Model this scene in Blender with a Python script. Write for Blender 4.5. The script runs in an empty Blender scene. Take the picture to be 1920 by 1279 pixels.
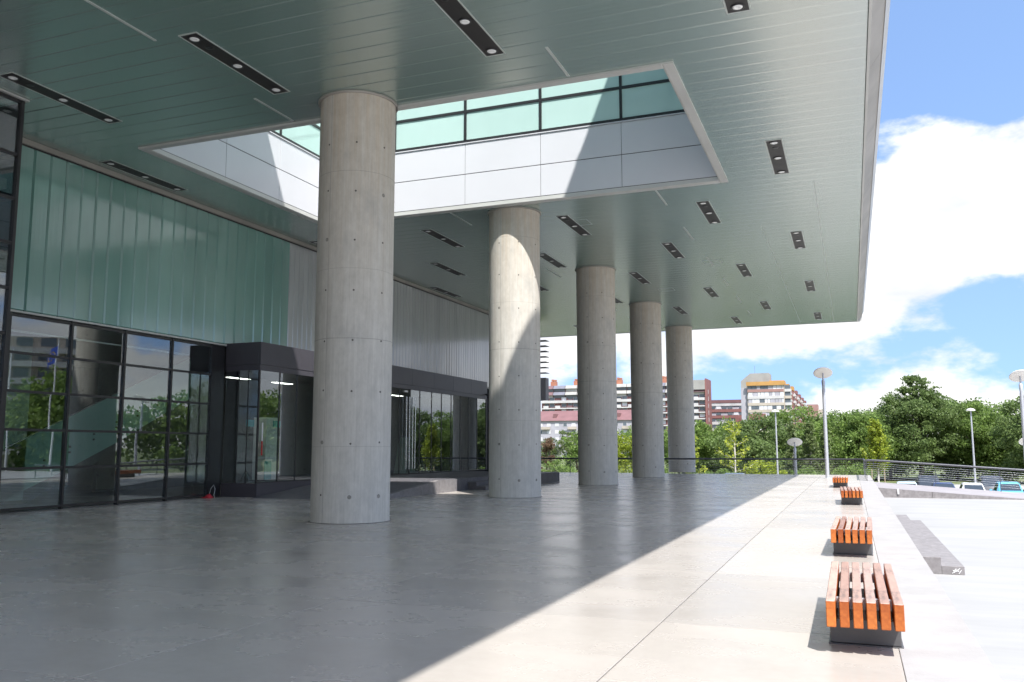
import bpy, math, random
import numpy as np
from mathutils import Vector, Matrix

sc = bpy.context.scene
col = sc.collection
R = math.radians

# ------------------------------------------------------------------ camera
PIT, YAW, ROLL = 0.1225, 0.3705, -0.0016
fw = Vector((-math.sin(YAW)*math.cos(PIT), math.cos(YAW)*math.cos(PIT), math.sin(PIT)))
r0 = Vector((math.cos(YAW), math.sin(YAW), 0)); u0 = r0.cross(fw)
rt = r0*math.cos(ROLL)+u0*math.sin(ROLL); up = -r0*math.sin(ROLL)+u0*math.cos(ROLL)
cam = bpy.data.objects.new('camera', bpy.data.cameras.new('camera'))
cam.matrix_world = Matrix(((rt.x, up.x, -fw.x, 0), (rt.y, up.y, -fw.y, 0), (rt.z, up.z, -fw.z, 1.7), (0, 0, 0, 1)))
cam.data.sensor_width = 36; cam.data.lens = 36*1627.7/1920
cam.data.clip_start = 0.05; cam.data.clip_end = 6000
col.objects.link(cam); sc.camera = cam

# ------------------------------------------------------------------ sky and sun
SUN = Vector((0.397, -0.48, 1.0)).normalized()
world = bpy.data.worlds.new('World'); sc.world = world; world.use_nodes = True
CLX, CLZ = 7.9, 3.1
def build_world():
    nt = world.node_tree; n = nt.nodes; L = nt.links.new
    n.clear()
    out = n.new('ShaderNodeOutputWorld')
    sky = n.new('ShaderNodeTexSky'); sky.sky_type = 'NISHITA'; sky.sun_disc = False
    sky.sun_elevation = math.asin(SUN.z); sky.sun_rotation = math.atan2(SUN.x, SUN.y)
    sky.air_density = 1.0; sky.dust_density = 0.7; sky.ozone_density = 2.2
    b1 = n.new('ShaderNodeBackground'); b1.inputs[1].default_value = 0.12
    L(sky.outputs[0], b1.inputs[0])
    tc = n.new('ShaderNodeTexCoord')
    lift = n.new('ShaderNodeMapping'); lift.inputs['Scale'].default_value = (1, 1, 0.75); lift.inputs['Location'].default_value = (0, 0, 0.29)
    L(tc.outputs['Generated'], lift.inputs[0]); L(lift.outputs[0], sky.inputs['Vector'])
    sep = n.new('ShaderNodeSeparateXYZ'); L(tc.outputs['Generated'], sep.inputs[0])
    mp = n.new('ShaderNodeMapping'); mp.inputs['Scale'].default_value = (3.0, 3.0, 6.0); mp.inputs['Location'].default_value = (CLX, 1.2, CLZ)
    L(tc.outputs['Generated'], mp.inputs[0])
    nz = n.new('ShaderNodeTexNoise'); nz.inputs['Scale'].default_value = 1.0; nz.inputs['Detail'].default_value = 9; nz.inputs['Roughness'].default_value = 0.56
    L(mp.outputs[0], nz.inputs['Vector'])
    # cloudier towards the horizon, blue overhead
    el = n.new('ShaderNodeValToRGB'); e_ = el.color_ramp.elements
    for _ in range(3): e_.new(0.5)
    for q_, (p_, v_) in zip(e_, ((0.02, 0.63), (0.07, 0.59), (0.115, 0.585), (0.275, 0.57), (0.38, 0.42))): q_.position = p_; q_.color = (v_, v_, v_, 1)
    L(sep.outputs['Z'], el.inputs[0])
    add = n.new('ShaderNodeMath'); add.operation = 'ADD'; L(nz.outputs[0], add.inputs[0]); L(el.outputs[0], add.inputs[1])
    m = n.new('ShaderNodeMapRange'); m.interpolation_type = 'SMOOTHSTEP'; m.inputs[1].default_value = 0.99; m.inputs[2].default_value = 1.06
    L(add.outputs[0], m.inputs[0])
    mp2 = n.new('ShaderNodeMapping'); mp2.inputs['Scale'].default_value = (4, 4, 12); mp2.inputs['Location'].default_value = (1.3, 7.2, 0.55)
    L(tc.outputs['Generated'], mp2.inputs[0])
    nz2 = n.new('ShaderNodeTexNoise'); nz2.inputs['Scale'].default_value = 1.1; nz2.inputs['Detail'].default_value = 6
    L(mp2.outputs[0], nz2.inputs['Vector'])
    rp = n.new('ShaderNodeValToRGB'); rp.color_ramp.elements[0].position = 0.38; rp.color_ramp.elements[0].color = (0.70, 0.73, 0.83, 1)
    rp.color_ramp.elements[1].position = 0.56; rp.color_ramp.elements[1].color = (1, 1, 1, 1)
    L(nz2.outputs[0], rp.inputs[0])
    b2 = n.new('ShaderNodeBackground'); b2.inputs[1].default_value = 0.44; L(rp.outputs[0], b2.inputs[0])
    mx = n.new('ShaderNodeMixShader'); L(m.outputs[0], mx.inputs[0]); L(b1.outputs[0], mx.inputs[1]); L(b2.outputs[0], mx.inputs[2])
    L(mx.outputs[0], out.inputs[0])
build_world()
sun = bpy.data.objects.new('sun', bpy.data.lights.new('sun', 'SUN'))
sun.data.energy = 3.2; sun.data.angle = R(0.53); sun.data.color = (1.0, 0.98, 0.945)
sun.rotation_euler = SUN.to_track_quat('Z', 'Y').to_euler(); sun.location = (30, -40, 80)
col.objects.link(sun)

sc.view_settings.view_transform = 'Standard'; sc.view_settings.look = 'None'
sc.view_settings.gamma = 1.0; sc.view_settings.use_curve_mapping = False
sc.view_settings.exposure = 1.5
sc.render.engine = 'CYCLES'
cy = sc.cycles
cy.use_denoising = True; cy.max_bounces = 9; cy.diffuse_bounces = 5; cy.glossy_bounces = 5
cy.transmission_bounces = 4; cy.transparent_max_bounces = 24; cy.sample_clamp_indirect = 6.0
cy.caustics_reflective = True; cy.blur_glossy = 1.0; cy.caustics_refractive = False

# ------------------------------------------------------------------ materials
MATS = {}
def mat(name):
    m = bpy.data.materials.new(name); m.use_nodes = True; MATS[name] = m
    return m, m.node_tree.nodes, m.node_tree.links.new, m.node_tree.nodes['Principled BSDF']
def setp(b, **k):
    for a, v in k.items():
        b.inputs[{'base': 'Base Color', 'rough': 'Roughness', 'metal': 'Metallic', 'spec': 'Specular IOR Level', 'ior': 'IOR', 'coat': 'Coat Weight', 'coatr': 'Coat Roughness'}[a]].default_value = v
def rgb(*c): return (c[0], c[1], c[2], 1)
def noise(n, L, scale, detail=4, vec=None, rough=0.5):
    t = n.new('ShaderNodeTexNoise'); t.inputs['Scale'].default_value = scale; t.inputs['Detail'].default_value = detail; t.inputs['Roughness'].default_value = rough
    if vec is not None: L(vec, t.inputs['Vector'])
    return t.outputs[0]
def ramp(n, L, fac, stops):
    r = n.new('ShaderNodeValToRGB'); e = r.color_ramp.elements
    while len(e) < len(stops): e.new(0.5)
    for q, (p, c) in zip(e, stops): q.position = p; q.color = rgb(*c) if not isinstance(c, float) else (c, c, c, 1)
    L(fac, r.inputs[0]); return r.outputs[0]
def mix(n, L, fac, a, b, mode='MIX'):
    m = n.new('ShaderNodeMix'); m.data_type = 'RGBA'; m.blend_type = mode
    for sock, v in ((m.inputs[0], fac), (m.inputs[6], a), (m.inputs[7], b)):
        if isinstance(v, (int, float)): sock.default_value = v
        elif isinstance(v, tuple): sock.default_value = rgb(*v)
        else: L(v, sock)
    return m.outputs[2]
def math_(n, L, op, a, b=None, c=None):
    m = n.new('ShaderNodeMath'); m.operation = op
    for i, v in enumerate((a, b, c)):
        if v is None: continue
        if isinstance(v, (int, float)): m.inputs[i].default_value = v
        else: L(v, m.inputs[i])
    return m.outputs[0]
def coords(n, L, scale=(1, 1, 1), kind='Object', loc=(0, 0, 0)):
    t = n.new('ShaderNodeTexCoord'); m = n.new('ShaderNodeMapping'); m.inputs['Scale'].default_value = scale; m.inputs['Location'].default_value = loc
    L(t.outputs[kind], m.inputs[0]); return m.outputs[0]
def wcoords(n, L, scale=(1, 1, 1)):
    g = n.new('ShaderNodeNewGeometry'); m = n.new('ShaderNodeMapping'); m.inputs['Scale'].default_value = scale
    L(g.outputs['Position'], m.inputs[0]); return m.outputs[0]
def bump(n, L, b, h, strength=0.2, dist=0.01):
    k = n.new('ShaderNodeBump'); k.inputs['Strength'].default_value = strength; k.inputs['Distance'].default_value = dist
    L(h, k.inputs['Height']); L(k.outputs[0], b.inputs['Normal']); return k
def rnd(n): return n.new('ShaderNodeObjectInfo').outputs['Random']

def plain(name, c, rough=0.6, metal=0.0, var=0.12, scale=3.0, spec=0.5, brk=0.0):
    m, n, L, b = mat(name); setp(b, rough=rough, metal=metal, spec=spec)
    v = noise(n, L, scale, 5, wcoords(n, L))
    d = tuple(max(0, x*(1-var)) for x in c); l = tuple(min(1, x*(1+var)) for x in c)
    L(ramp(n, L, v, [(0.3, d), (0.7, l)]), b.inputs['Base Color'])
    if brk: bump(n, L, b, noise(n, L, 60, 3, wcoords(n, L)), brk, 0.004)
    return m

def m_floor():
    m, n, L, b = mat('polished_concrete'); 
    w = wcoords(n, L)
    big = noise(n, L, 0.28, 6, w, 0.55); fine = noise(n, L, 9, 8, w, 0.65)
    streak = noise(n, L, 1.0, 6, wcoords(n, L, (0.55, 0.8, 1)), 0.6)
    c = ramp(n, L, big, [(0.25, (0.381, 0.342, 0.303)), (0.55, (0.428, 0.387, 0.347)), (0.8, (0.458, 0.419, 0.385))])
    c = mix(n, L, 0.3, c, ramp(n, L, streak, [(0.3, (0.339, 0.315, 0.289)), (0.65, (0.458, 0.425, 0.393))]))
    c = mix(n, L, 0.13, c, ramp(n, L, fine, [(0.35, (0.348, 0.322, 0.298)), (0.65, (0.475, 0.444, 0.413))]))
    tint = ramp(n, L, rnd(n), [(0, (0.92, 0.92, 0.92)), (1, (1.05, 1.045, 1.03))])
    c = mix(n, L, 1.0, c, tint, 'MULTIPLY')
    sp = noise(n, L, 2.3, 3, wcoords(n, L, (1, 1.4, 1)), 0.8)
    c = mix(n, L, ramp(n, L, sp, [(0.74, 0.0), (0.86, 0.12)]), c, (0.212, 0.202, 0.198))
    # scattered dark scuffs
    vo = n.new('ShaderNodeTexVoronoi'); vo.inputs['Scale'].default_value = 0.9; vo.inputs['Randomness'].default_value = 1
    wv = n.new('ShaderNodeVectorMath'); wv.operation = 'ADD'; L(wcoords(n, L, (0.8, 2.0, 1)), wv.inputs[0])
    nn = n.new('ShaderNodeTexNoise'); nn.inputs['Scale'].default_value = 6; L(w, nn.inputs['Vector']); 
    sc_ = n.new('ShaderNodeVectorMath'); sc_.operation = 'SCALE'; sc_.inputs[3].default_value = 0.15; L(nn.outputs['Color'], sc_.inputs[0]); L(sc_.outputs[0], wv.inputs[1])
    L(wv.outputs[0], vo.inputs['Vector'])
    c = mix(n, L, ramp(n, L, vo.outputs['Distance'], [(0.012, 0.3), (0.03, 0.0)]), c, (0.187, 0.180, 0.178))
    L(c, b.inputs['Base Color'])
    L(ramp(n, L, streak, [(0.25, 0.17), (0.75, 0.36)]), b.inputs['Roughness'])
    setp(b, spec=0.85)
    bump(n, L, b, noise(n, L, 25, 4, w), 0.06, 0.003)
m_floor()

def m_column():
    m, n, L, b = mat('board_formed_concrete')
    o = coords(n, L, (7, 7, 0.16)); streak = noise(n, L, 1.6, 7, o, 0.62)
    fine = noise(n, L, 2.2, 4, coords(n, L, (14, 14, 0.5)), 0.6)
    blot = noise(n, L, 1.1, 6, coords(n, L, (1, 1, 0.7)), 0.6)
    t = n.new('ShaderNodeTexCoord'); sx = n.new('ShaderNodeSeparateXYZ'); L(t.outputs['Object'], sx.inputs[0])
    c = ramp(n, L, streak, [(0.28, (0.404, 0.377, 0.330)), (0.5, (0.518, 0.488, 0.434)), (0.75, (0.606, 0.577, 0.523))])
    c = mix(n, L, 0.35, c, ramp(n, L, fine, [(0.3, (0.350, 0.343, 0.316)), (0.7, (0.606, 0.593, 0.552))]))
    # streaky tan tint, growing stronger up the upper lifts
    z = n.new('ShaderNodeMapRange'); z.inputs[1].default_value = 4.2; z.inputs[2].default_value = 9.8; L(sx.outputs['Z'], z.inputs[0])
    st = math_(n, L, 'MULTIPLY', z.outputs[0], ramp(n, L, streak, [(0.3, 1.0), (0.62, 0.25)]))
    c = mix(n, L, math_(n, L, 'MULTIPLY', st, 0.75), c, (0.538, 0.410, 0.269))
    c = mix(n, L, 0.3, c, ramp(n, L, noise(n, L, 5.5, 8, coords(n, L, (1, 1, 0.55)), 0.72), [(0.32, (0.318, 0.302, 0.276)), (0.68, (0.636, 0.609, 0.562))]))
    c = mix(n, L, ramp(n, L, blot, [(0.56, 0.0), (0.74, 0.5)]), c, (0.337, 0.330, 0.316))
    # lift joints and one vertical shutter seam
    zz = math_(n, L, 'ADD', sx.outputs['Z'], math_(n, L, 'MULTIPLY', noise(n, L, 1.2, 2, t.outputs['Object']), 0.03))
    zz = math_(n, L, 'ADD', zz, math_(n, L, 'MULTIPLY', rnd(n), 1.6)); zz = math_(n, L, 'SUBTRACT', zz, 0.8)
    def near(v, z0, wd): return math_(n, L, 'LESS_THAN', math_(n, L, 'ABSOLUTE', math_(n, L, 'SUBTRACT', v, z0)), wd)
    j = math_(n, L, 'MAXIMUM', math_(n, L, 'MULTIPLY', near(zz, 4.95, 0.009), 0.7), math_(n, L, 'MULTIPLY', near(zz, 8.95, 0.007), 0.6))
    j = math_(n, L, 'MAXIMUM', j, math_(n, L, 'MULTIPLY', near(zz, 6.6, 0.006), 0.5)); j = math_(n, L, 'MAXIMUM', j, math_(n, L, 'MULTIPLY', near(zz, 2.45, 0.007), 0.45))
    ang = math_(n, L, 'ARCTAN2', sx.outputs['Y'], sx.outputs['X'])
    for a in (-1.76, 1.3): j = math_(n, L, 'MAXIMUM', j, math_(n, L, 'MULTIPLY', near(ang, a, 0.008), 0.75))
    c = mix(n, L, math_(n, L, 'MULTIPLY', j, 0.55), c, (0.12, 0.11, 0.10))
    L(c, b.inputs['Base Color']); setp(b, rough=0.7, spec=0.35)
    h = math_(n, L, 'SUBTRACT', math_(n, L, 'MULTIPLY', streak, 0.6), math_(n, L, 'MULTIPLY', j, 0.8))
    bump(n, L, b, h, 0.35, 0.01)
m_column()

def m_soffit():
    m, n, L, b = mat('soffit_panel')
    w = wcoords(n, L); g = noise(n, L, 0.35, 3, wcoords(n, L, (0.35, 1, 1)))
    c = ramp(n, L, g, [(0.3, (0.15, 0.255, 0.218)), (0.7, (0.195, 0.305, 0.265))])
    c = mix(n, L, 1.0, c, ramp(n, L, rnd(n), [(0, (0.95, 0.96, 0.96)), (1, (1.04, 1.03, 1.03))]), 'MULTIPLY')
    L(c, b.inputs['Base Color']); setp(b, rough=0.27, ior=5.4); b.inputs['Specular Tint'].default_value = (1.0, 1.0, 0.985, 1)
    # slight dishing of every board, ridges run along the board
    rib = n.new('ShaderNodeTexWave'); rib.bands_direction = 'Y'; rib.inputs['Scale'].default_value = 1.8; rib.inputs['Distortion'].default_value = 0.6; rib.inputs['Detail'].default_value = 1
    L(wcoords(n, L, (0.12, 1, 1)), rib.inputs['Vector'])
    fine = noise(n, L, 1.0, 2, wcoords(n, L, (0.15, 45, 1)))
    h = math_(n, L, 'ADD', rib.outputs[1], math_(n, L, 'MULTIPLY', noise(n, L, 5, 2, wcoords(n, L, (0.15, 2, 1))), 0.6))
    k1 = bump(n, L, b, h, 0.05, 0.02)
    k2 = n.new('ShaderNodeBump'); k2.inputs['Strength'].default_value = 0.12; k2.inputs['Distance'].default_value = 0.004
    L(fine, k2.inputs['Height']); L(k1.outputs[0], k2.inputs['Normal']); L(k2.outputs[0], b.inputs['Normal'])
m_soffit()

def m_chan(name, d, l, rough):
    m, n, L, b = mat(name)
    g = noise(n, L, 1.0, 3, wcoords(n, L, (0.6, 0.9, 0.25)))
    c = ramp(n, L, g, [(0.3, d), (0.7, l)])
    c = mix(n, L, 1.0, c, ramp(n, L, rnd(n), [(0, (0.93, 0.94, 0.94)), (1, (1.06, 1.05, 1.05))]), 'MULTIPLY')
    L(c, b.inputs['Base Color']); setp(b, rough=rough, spec=0.8, coat=0.8, coatr=0.06)
    h = noise(n, L, 1.0, 3, wcoords(n, L, (4, 13, 0.04)))
    kb = bump(n, L, b, h, 0.28, 0.012); L(kb.outputs[0], b.inputs['Coat Normal'])
    L(ramp(n, L, noise(n, L, 1.0, 2, wcoords(n, L, (3, 9, 0.04))), [(0.3, 0.04), (0.7, 0.16)]), b.inputs['Coat Roughness'])
m_chan('green_channel_glass', (0.135, 0.285, 0.24), (0.185, 0.36, 0.305), 0.16)
m_chan('grey_channel_glass', (0.33, 0.34, 0.335), (0.41, 0.42, 0.415), 0.18)
m_chan('teal_fritted_glass', (0.44, 0.60, 0.555), (0.48, 0.64, 0.595), 0.07)

def m_glass(name, tint, refl, rough=0.0, haze=None):
    m, n, L, b = mat(name); n.remove(b); o = n['Material Output']
    tr = n.new('ShaderNodeBsdfTransparent'); tr.inputs[0].default_value = rgb(*tint)
    gl = n.new('ShaderNodeBsdfGlossy'); gl.inputs['Roughness'].default_value = rough; gl.inputs[0].default_value = (0.95, 0.97, 1, 1)
    bp = n.new('ShaderNodeBump'); bp.inputs['Strength'].default_value = 0.012; bp.inputs['Distance'].default_value = 0.05
    L(noise(n, L, 0.9, 1, wcoords(n, L)), bp.inputs['Height']); L(bp.outputs[0], gl.inputs['Normal'])
    fr = n.new('ShaderNodeLayerWeight'); fr.inputs[0].default_value = 0.5
    k = math_(n, L, 'ADD', math_(n, L, 'MULTIPLY', math_(n, L, 'POWER', fr.outputs['Facing'], 4.5), 0.95), refl)
    k = math_(n, L, 'MINIMUM', k, 1.0)
    x = n.new('ShaderNodeMixShader'); L(k, x.inputs[0]); L(tr.outputs[0], x.inputs[1]); L(gl.outputs[0], x.inputs[2])
    if haze:
        df = n.new('ShaderNodeBsdfDiffuse'); df.inputs[0].default_value = rgb(*haze)
        y = n.new('ShaderNodeMixShader'); y.inputs[0].default_value = 0.75; L(x.outputs[0], y.inputs[1]); L(df.outputs[0], y.inputs[2]); x = y
    L(x.outputs[0], o.inputs[0])
m_glass('clear_glazing', (0.84, 0.90, 0.885), 0.11)
m_glass('frosted_green_glass', (0.5, 0.75, 0.66), 0.02, 0.1, (0.40, 0.60, 0.54))

def m_wood(name, c1, c2):
    m, n, L, b = mat(name)
    o = coords(n, L, (9, 0.7, 9)); v = noise(n, L, 2.2, 6, o, 0.6)
    c = ramp(n, L, v, [(0.3, c1), (0.7, c2)])
    wear = noise(n, L, 3, 5, coords(n, L, (6, 1.1, 1)), 0.7)
    ge = n.new('ShaderNodeNewGeometry'); sz = n.new('ShaderNodeSeparateXYZ'); L(ge.outputs['Normal'], sz.inputs[0])
    topf = math_(n, L, 'GREATER_THAN', sz.outputs['Z'], 0.6)
    # varnish bleached and greyed on the seat face
    pale = ramp(n, L, wear, [(0.33, (0.20, 0.165, 0.155)), (0.48, (0.40, 0.285, 0.245)), (0.75, (0.47, 0.345, 0.295))])
    c = mix(n, L, math_(n, L, 'MULTIPLY', topf, 0.94), c, pale)
    tint = ramp(n, L, rnd(n), [(0, (0.66, 0.52, 0.48)), (0.35, (0.92, 0.85, 0.8)), (0.7, (1, 1, 1)), (1, (1.15, 1.15, 1.1))])
    c = mix(n, L, 1.0, c, tint, 'MULTIPLY')
    L(c, b.inputs['Base Color']); setp(b, rough=0.45, spec=0.4)
    bump(n, L, b, v, 0.25, 0.004)
m_wood('varnished_timber', (0.28, 0.065, 0.014), (0.50, 0.155, 0.032))

def m_leaf(name, c1, c2, c3):
    m, n, L, b = mat(name)
    g = n.new('ShaderNodeNewGeometry')
    c = ramp(n, L, g.outputs['Random Per Island'], [(0.0, c1), (0.55, c2), (1.0, c3)])
    c = mix(n, L, 1.0, c, ramp(n, L, noise(n, L, 0.55, 2, wcoords(n, L)), [(0.3, (0.72, 0.75, 0.7)), (0.7, (1.2, 1.2, 1.15))]), 'MULTIPLY')
    L(c, b.inputs['Base Color']); setp(b, rough=0.5, spec=0.3)
    tr = n.new('ShaderNodeBsdfTranslucent'); L(c, tr.inputs[0])
    x = n.new('ShaderNodeMixShader'); x.inputs[0].default_value = 0.52
    L(b.outputs[0], x.inputs[1]); L(tr.outputs[0], x.inputs[2]); L(x.outputs[0], n['Material Output'].inputs[0])
m_leaf('leaf_dark', (0.105, 0.15, 0.05), (0.165, 0.235, 0.075), (0.23, 0.30, 0.115))
m_leaf('leaf_mid', (0.125, 0.19, 0.045), (0.195, 0.285, 0.07), (0.26, 0.35, 0.105))
m_leaf('leaf_yellow', (0.15, 0.20, 0.02), (0.27, 0.33, 0.035), (0.40, 0.44, 0.06))
m_leaf('leaf_lime', (0.27, 0.33, 0.04), (0.42, 0.47, 0.06), (0.58, 0.60, 0.10))
m_leaf('leaf_pale', (0.10, 0.15, 0.045), (0.16, 0.21, 0.075), (0.24, 0.28, 0.12))
m_leaf('leaf_brown', (0.12, 0.08, 0.05), (0.2, 0.12, 0.08), (0.26, 0.17, 0.11))

def m_ground(name, c1, c2, c3, s=1.2, rough=0.85, fine=40):
    m, n, L, b = mat(name); w = wcoords(n, L)
    c = ramp(n, L, noise(n, L, s, 8, w, 0.65), [(0.3, c1), (0.5, c2), (0.72, c3)])
    L(c, b.inputs['Base Color']); setp(b, rough=rough, spec=0.3); bump(n, L, b, noise(n, L, fine, 4, w), 0.25, 0.01)
m_ground('lawn_grass', (0.075, 0.10, 0.035), (0.11, 0.135, 0.05), (0.17, 0.165, 0.08), 0.4)
m_ground('asphalt', (0.31, 0.30, 0.28), (0.35, 0.34, 0.32), (0.39, 0.38, 0.35), 0.8)
def m_plaza():
    m, n, L, b = mat('pale_concrete'); w = wcoords(n, L)
    c = ramp(n, L, noise(n, L, 0.35, 6, w, 0.6), [(0.3, (0.297, 0.293, 0.284)), (0.6, (0.347, 0.340, 0.333))])
    c = mix(n, L, 0.4, c, ramp(n, L, noise(n, L, 1.0, 6, wcoords(n, L, (0.35, 2.2, 1)), 0.6), [(0.3, (0.261, 0.257, 0.248)), (0.65, (0.387, 0.378, 0.373))]))
    c = mix(n, L, ramp(n, L, noise(n, L, 7, 6, w, 0.7), [(0.62, 0.0), (0.75, 0.35)]), c, (0.216, 0.207, 0.198))
    L(c, b.inputs['Base Color']); setp(b, rough=0.55, spec=0.35); bump(n, L, b, noise(n, L, 30, 4, w), 0.15, 0.005)
m_plaza()
m_ground('coping_concrete', (0.31, 0.295, 0.285), (0.345, 0.33, 0.32), (0.38, 0.365, 0.355), 1.5, 0.6)
m_ground('ramp_concrete', (0.25, 0.23, 0.24), (0.29, 0.27, 0.28), (0.33, 0.31, 0.315), 0.9, 0.75)
m_ground('granite', (0.17, 0.155, 0.155), (0.22, 0.205, 0.205), (0.29, 0.27, 0.27), 6, 0.6, 120)
m_ground('dark_granite', (0.075, 0.072, 0.08), (0.10, 0.096, 0.105), (0.14, 0.135, 0.145), 5, 0.5, 120)
m_ground('joint_filler', (0.08, 0.075, 0.07), (0.11, 0.10, 0.09), (0.14, 0.13, 0.12), 3)
m_ground('bed_mortar', (0.19, 0.15, 0.13), (0.23, 0.19, 0.165), (0.28, 0.23, 0.20), 3)
plain('trim_metal', (0.50, 0.50, 0.475), 0.4, 0.0, 0.08, 0.8)
plain('gutter_metal', (0.34, 0.315, 0.28), 0.5, 0.0, 0.16, 0.7)
plain('joint_strip', (0.47, 0.50, 0.47), 0.35, 0.0, 0.05)
plain('black_frame', (0.022, 0.021, 0.023), 0.38, 0.0, 0.1)
plain('tray_black', (0.028, 0.026, 0.025), 0.5, 0.0, 0.1)
plain('white_panel', (0.60, 0.60, 0.625), 0.28, 0.0, 0.025, 0.5)
plain('charcoal_panel', (0.062, 0.057, 0.068), 0.42, 0.0, 0.1, 1.0)
plain('lamp_reflector', (0.92, 0.92, 0.9), 0.15, 0.0, 0.02)
plain('bench_steel', (0.10, 0.098, 0.10), 0.42, 0.25, 0.12, 5)
plain('rail_steel', (0.09, 0.09, 0.10), 0.4, 0.5, 0.08)
plain('pole_steel', (0.46, 0.47, 0.50), 0.4, 0.35, 0.06)
plain('lamp_disc_white', (0.86, 0.83, 0.77), 0.45, 0.0, 0.05)
plain('handle_steel', (0.6, 0.6, 0.6), 0.25, 0.9, 0.04)
plain('interior_dark', (0.075, 0.073, 0.072), 0.7, 0.0, 0.15)
plain('interior_pale', (0.26, 0.33, 0.30), 0.6, 0.0, 0.1)
plain('interior_floor', (0.16, 0.155, 0.15), 0.35, 0.0, 0.1)
plain('roof_body', (0.40, 0.40, 0.41), 0.7, 0.0, 0.05)
plain('tie_soft', (0.25, 0.235, 0.21), 0.9, 0.0, 0.35, 12)
plain('tie_dark', (0.11, 0.10, 0.09), 0.9, 0.0, 0.3, 20)
plain('red_cloth', (0.45, 0.02, 0.035), 0.7, 0.0, 0.2, 8)
plain('white_plastic', (0.75, 0.75, 0.75), 0.4, 0.0, 0.04)
plain('sign_red', (0.5, 0.03, 0.03), 0.5, 0.0, 0.05)
m_, n_, L_, b_ = mat('lit_lamp'); setp(b_, base=rgb(0.9, 0.9, 0.88)); b_.inputs['Emission Color'].default_value = (1, 0.97, 0.9, 1); b_.inputs['Emission Strength'].default_value = 5.0
plain('poster_teal', (0.10, 0.42, 0.45), 0.5, 0.0, 0.15, 8)
plain('bark', (0.10, 0.075, 0.055), 0.9, 0.0, 0.25, 6)
plain('pale_bark', (0.52, 0.49, 0.44), 0.8, 0.0, 0.2, 6)
plain('stake_wood', (0.30, 0.24, 0.16), 0.8)
plain('tyre', (0.02, 0.02, 0.02), 0.8)
plain('rim', (0.45, 0.45, 0.46), 0.3, 0.7)
plain('car_glass', (0.035, 0.045, 0.055), 0.05, 0.0, 0.05, spec=0.8)
plain('tail_red', (0.45, 0.01, 0.015), 0.25)
plain('plate_white', (0.75, 0.75, 0.73), 0.5)
for nm, c in (('paint_ice', (0.50, 0.60, 0.64)), ('paint_black', (0.028, 0.03, 0.034)), ('paint_navy', (0.018, 0.035, 0.10)), ('paint_white', (0.76, 0.76, 0.74)), ('paint_grey', (0.05, 0.052, 0.06)), ('paint_blue', (0.10, 0.42, 0.62)), ('paint_maroon', (0.12, 0.02, 0.03))):
    m_ = plain(nm, c, 0.3, 0.0, 0.02); m_.node_tree.nodes['Principled BSDF'].inputs['Coat Weight'].default_value = 0.35
for nm, c in (('bld_white', (0.47, 0.455, 0.445)), ('bld_cream', (0.40, 0.35, 0.29)), ('bld_brick', (0.22, 0.095, 0.085)), ('bld_mauve', (0.15, 0.085, 0.09)), ('bld_concrete', (0.29, 0.28, 0.26)), ('bld_slate', (0.15, 0.15, 0.18)), ('bld_lilac', (0.34, 0.33, 0.36)), ('bld_orange', (0.36, 0.15, 0.09)), ('bld_amber', (0.42, 0.23, 0.07)), ('bld_roof', (0.17, 0.085, 0.085)), ('bld_glass', (0.10, 0.12, 0.14)), ('bld_shutter', (0.55, 0.55, 0.57)), ('bld_pink', (0.30, 0.17, 0.15))):
    plain(nm, c, 0.75 if nm != 'bld_glass' else 0.15, 0.0, 0.12, 0.35)
plain('flag_blue', (0.015, 0.05, 0.30), 0.7)
plain('flag_gold', (0.75, 0.52, 0.05), 0.6)

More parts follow.
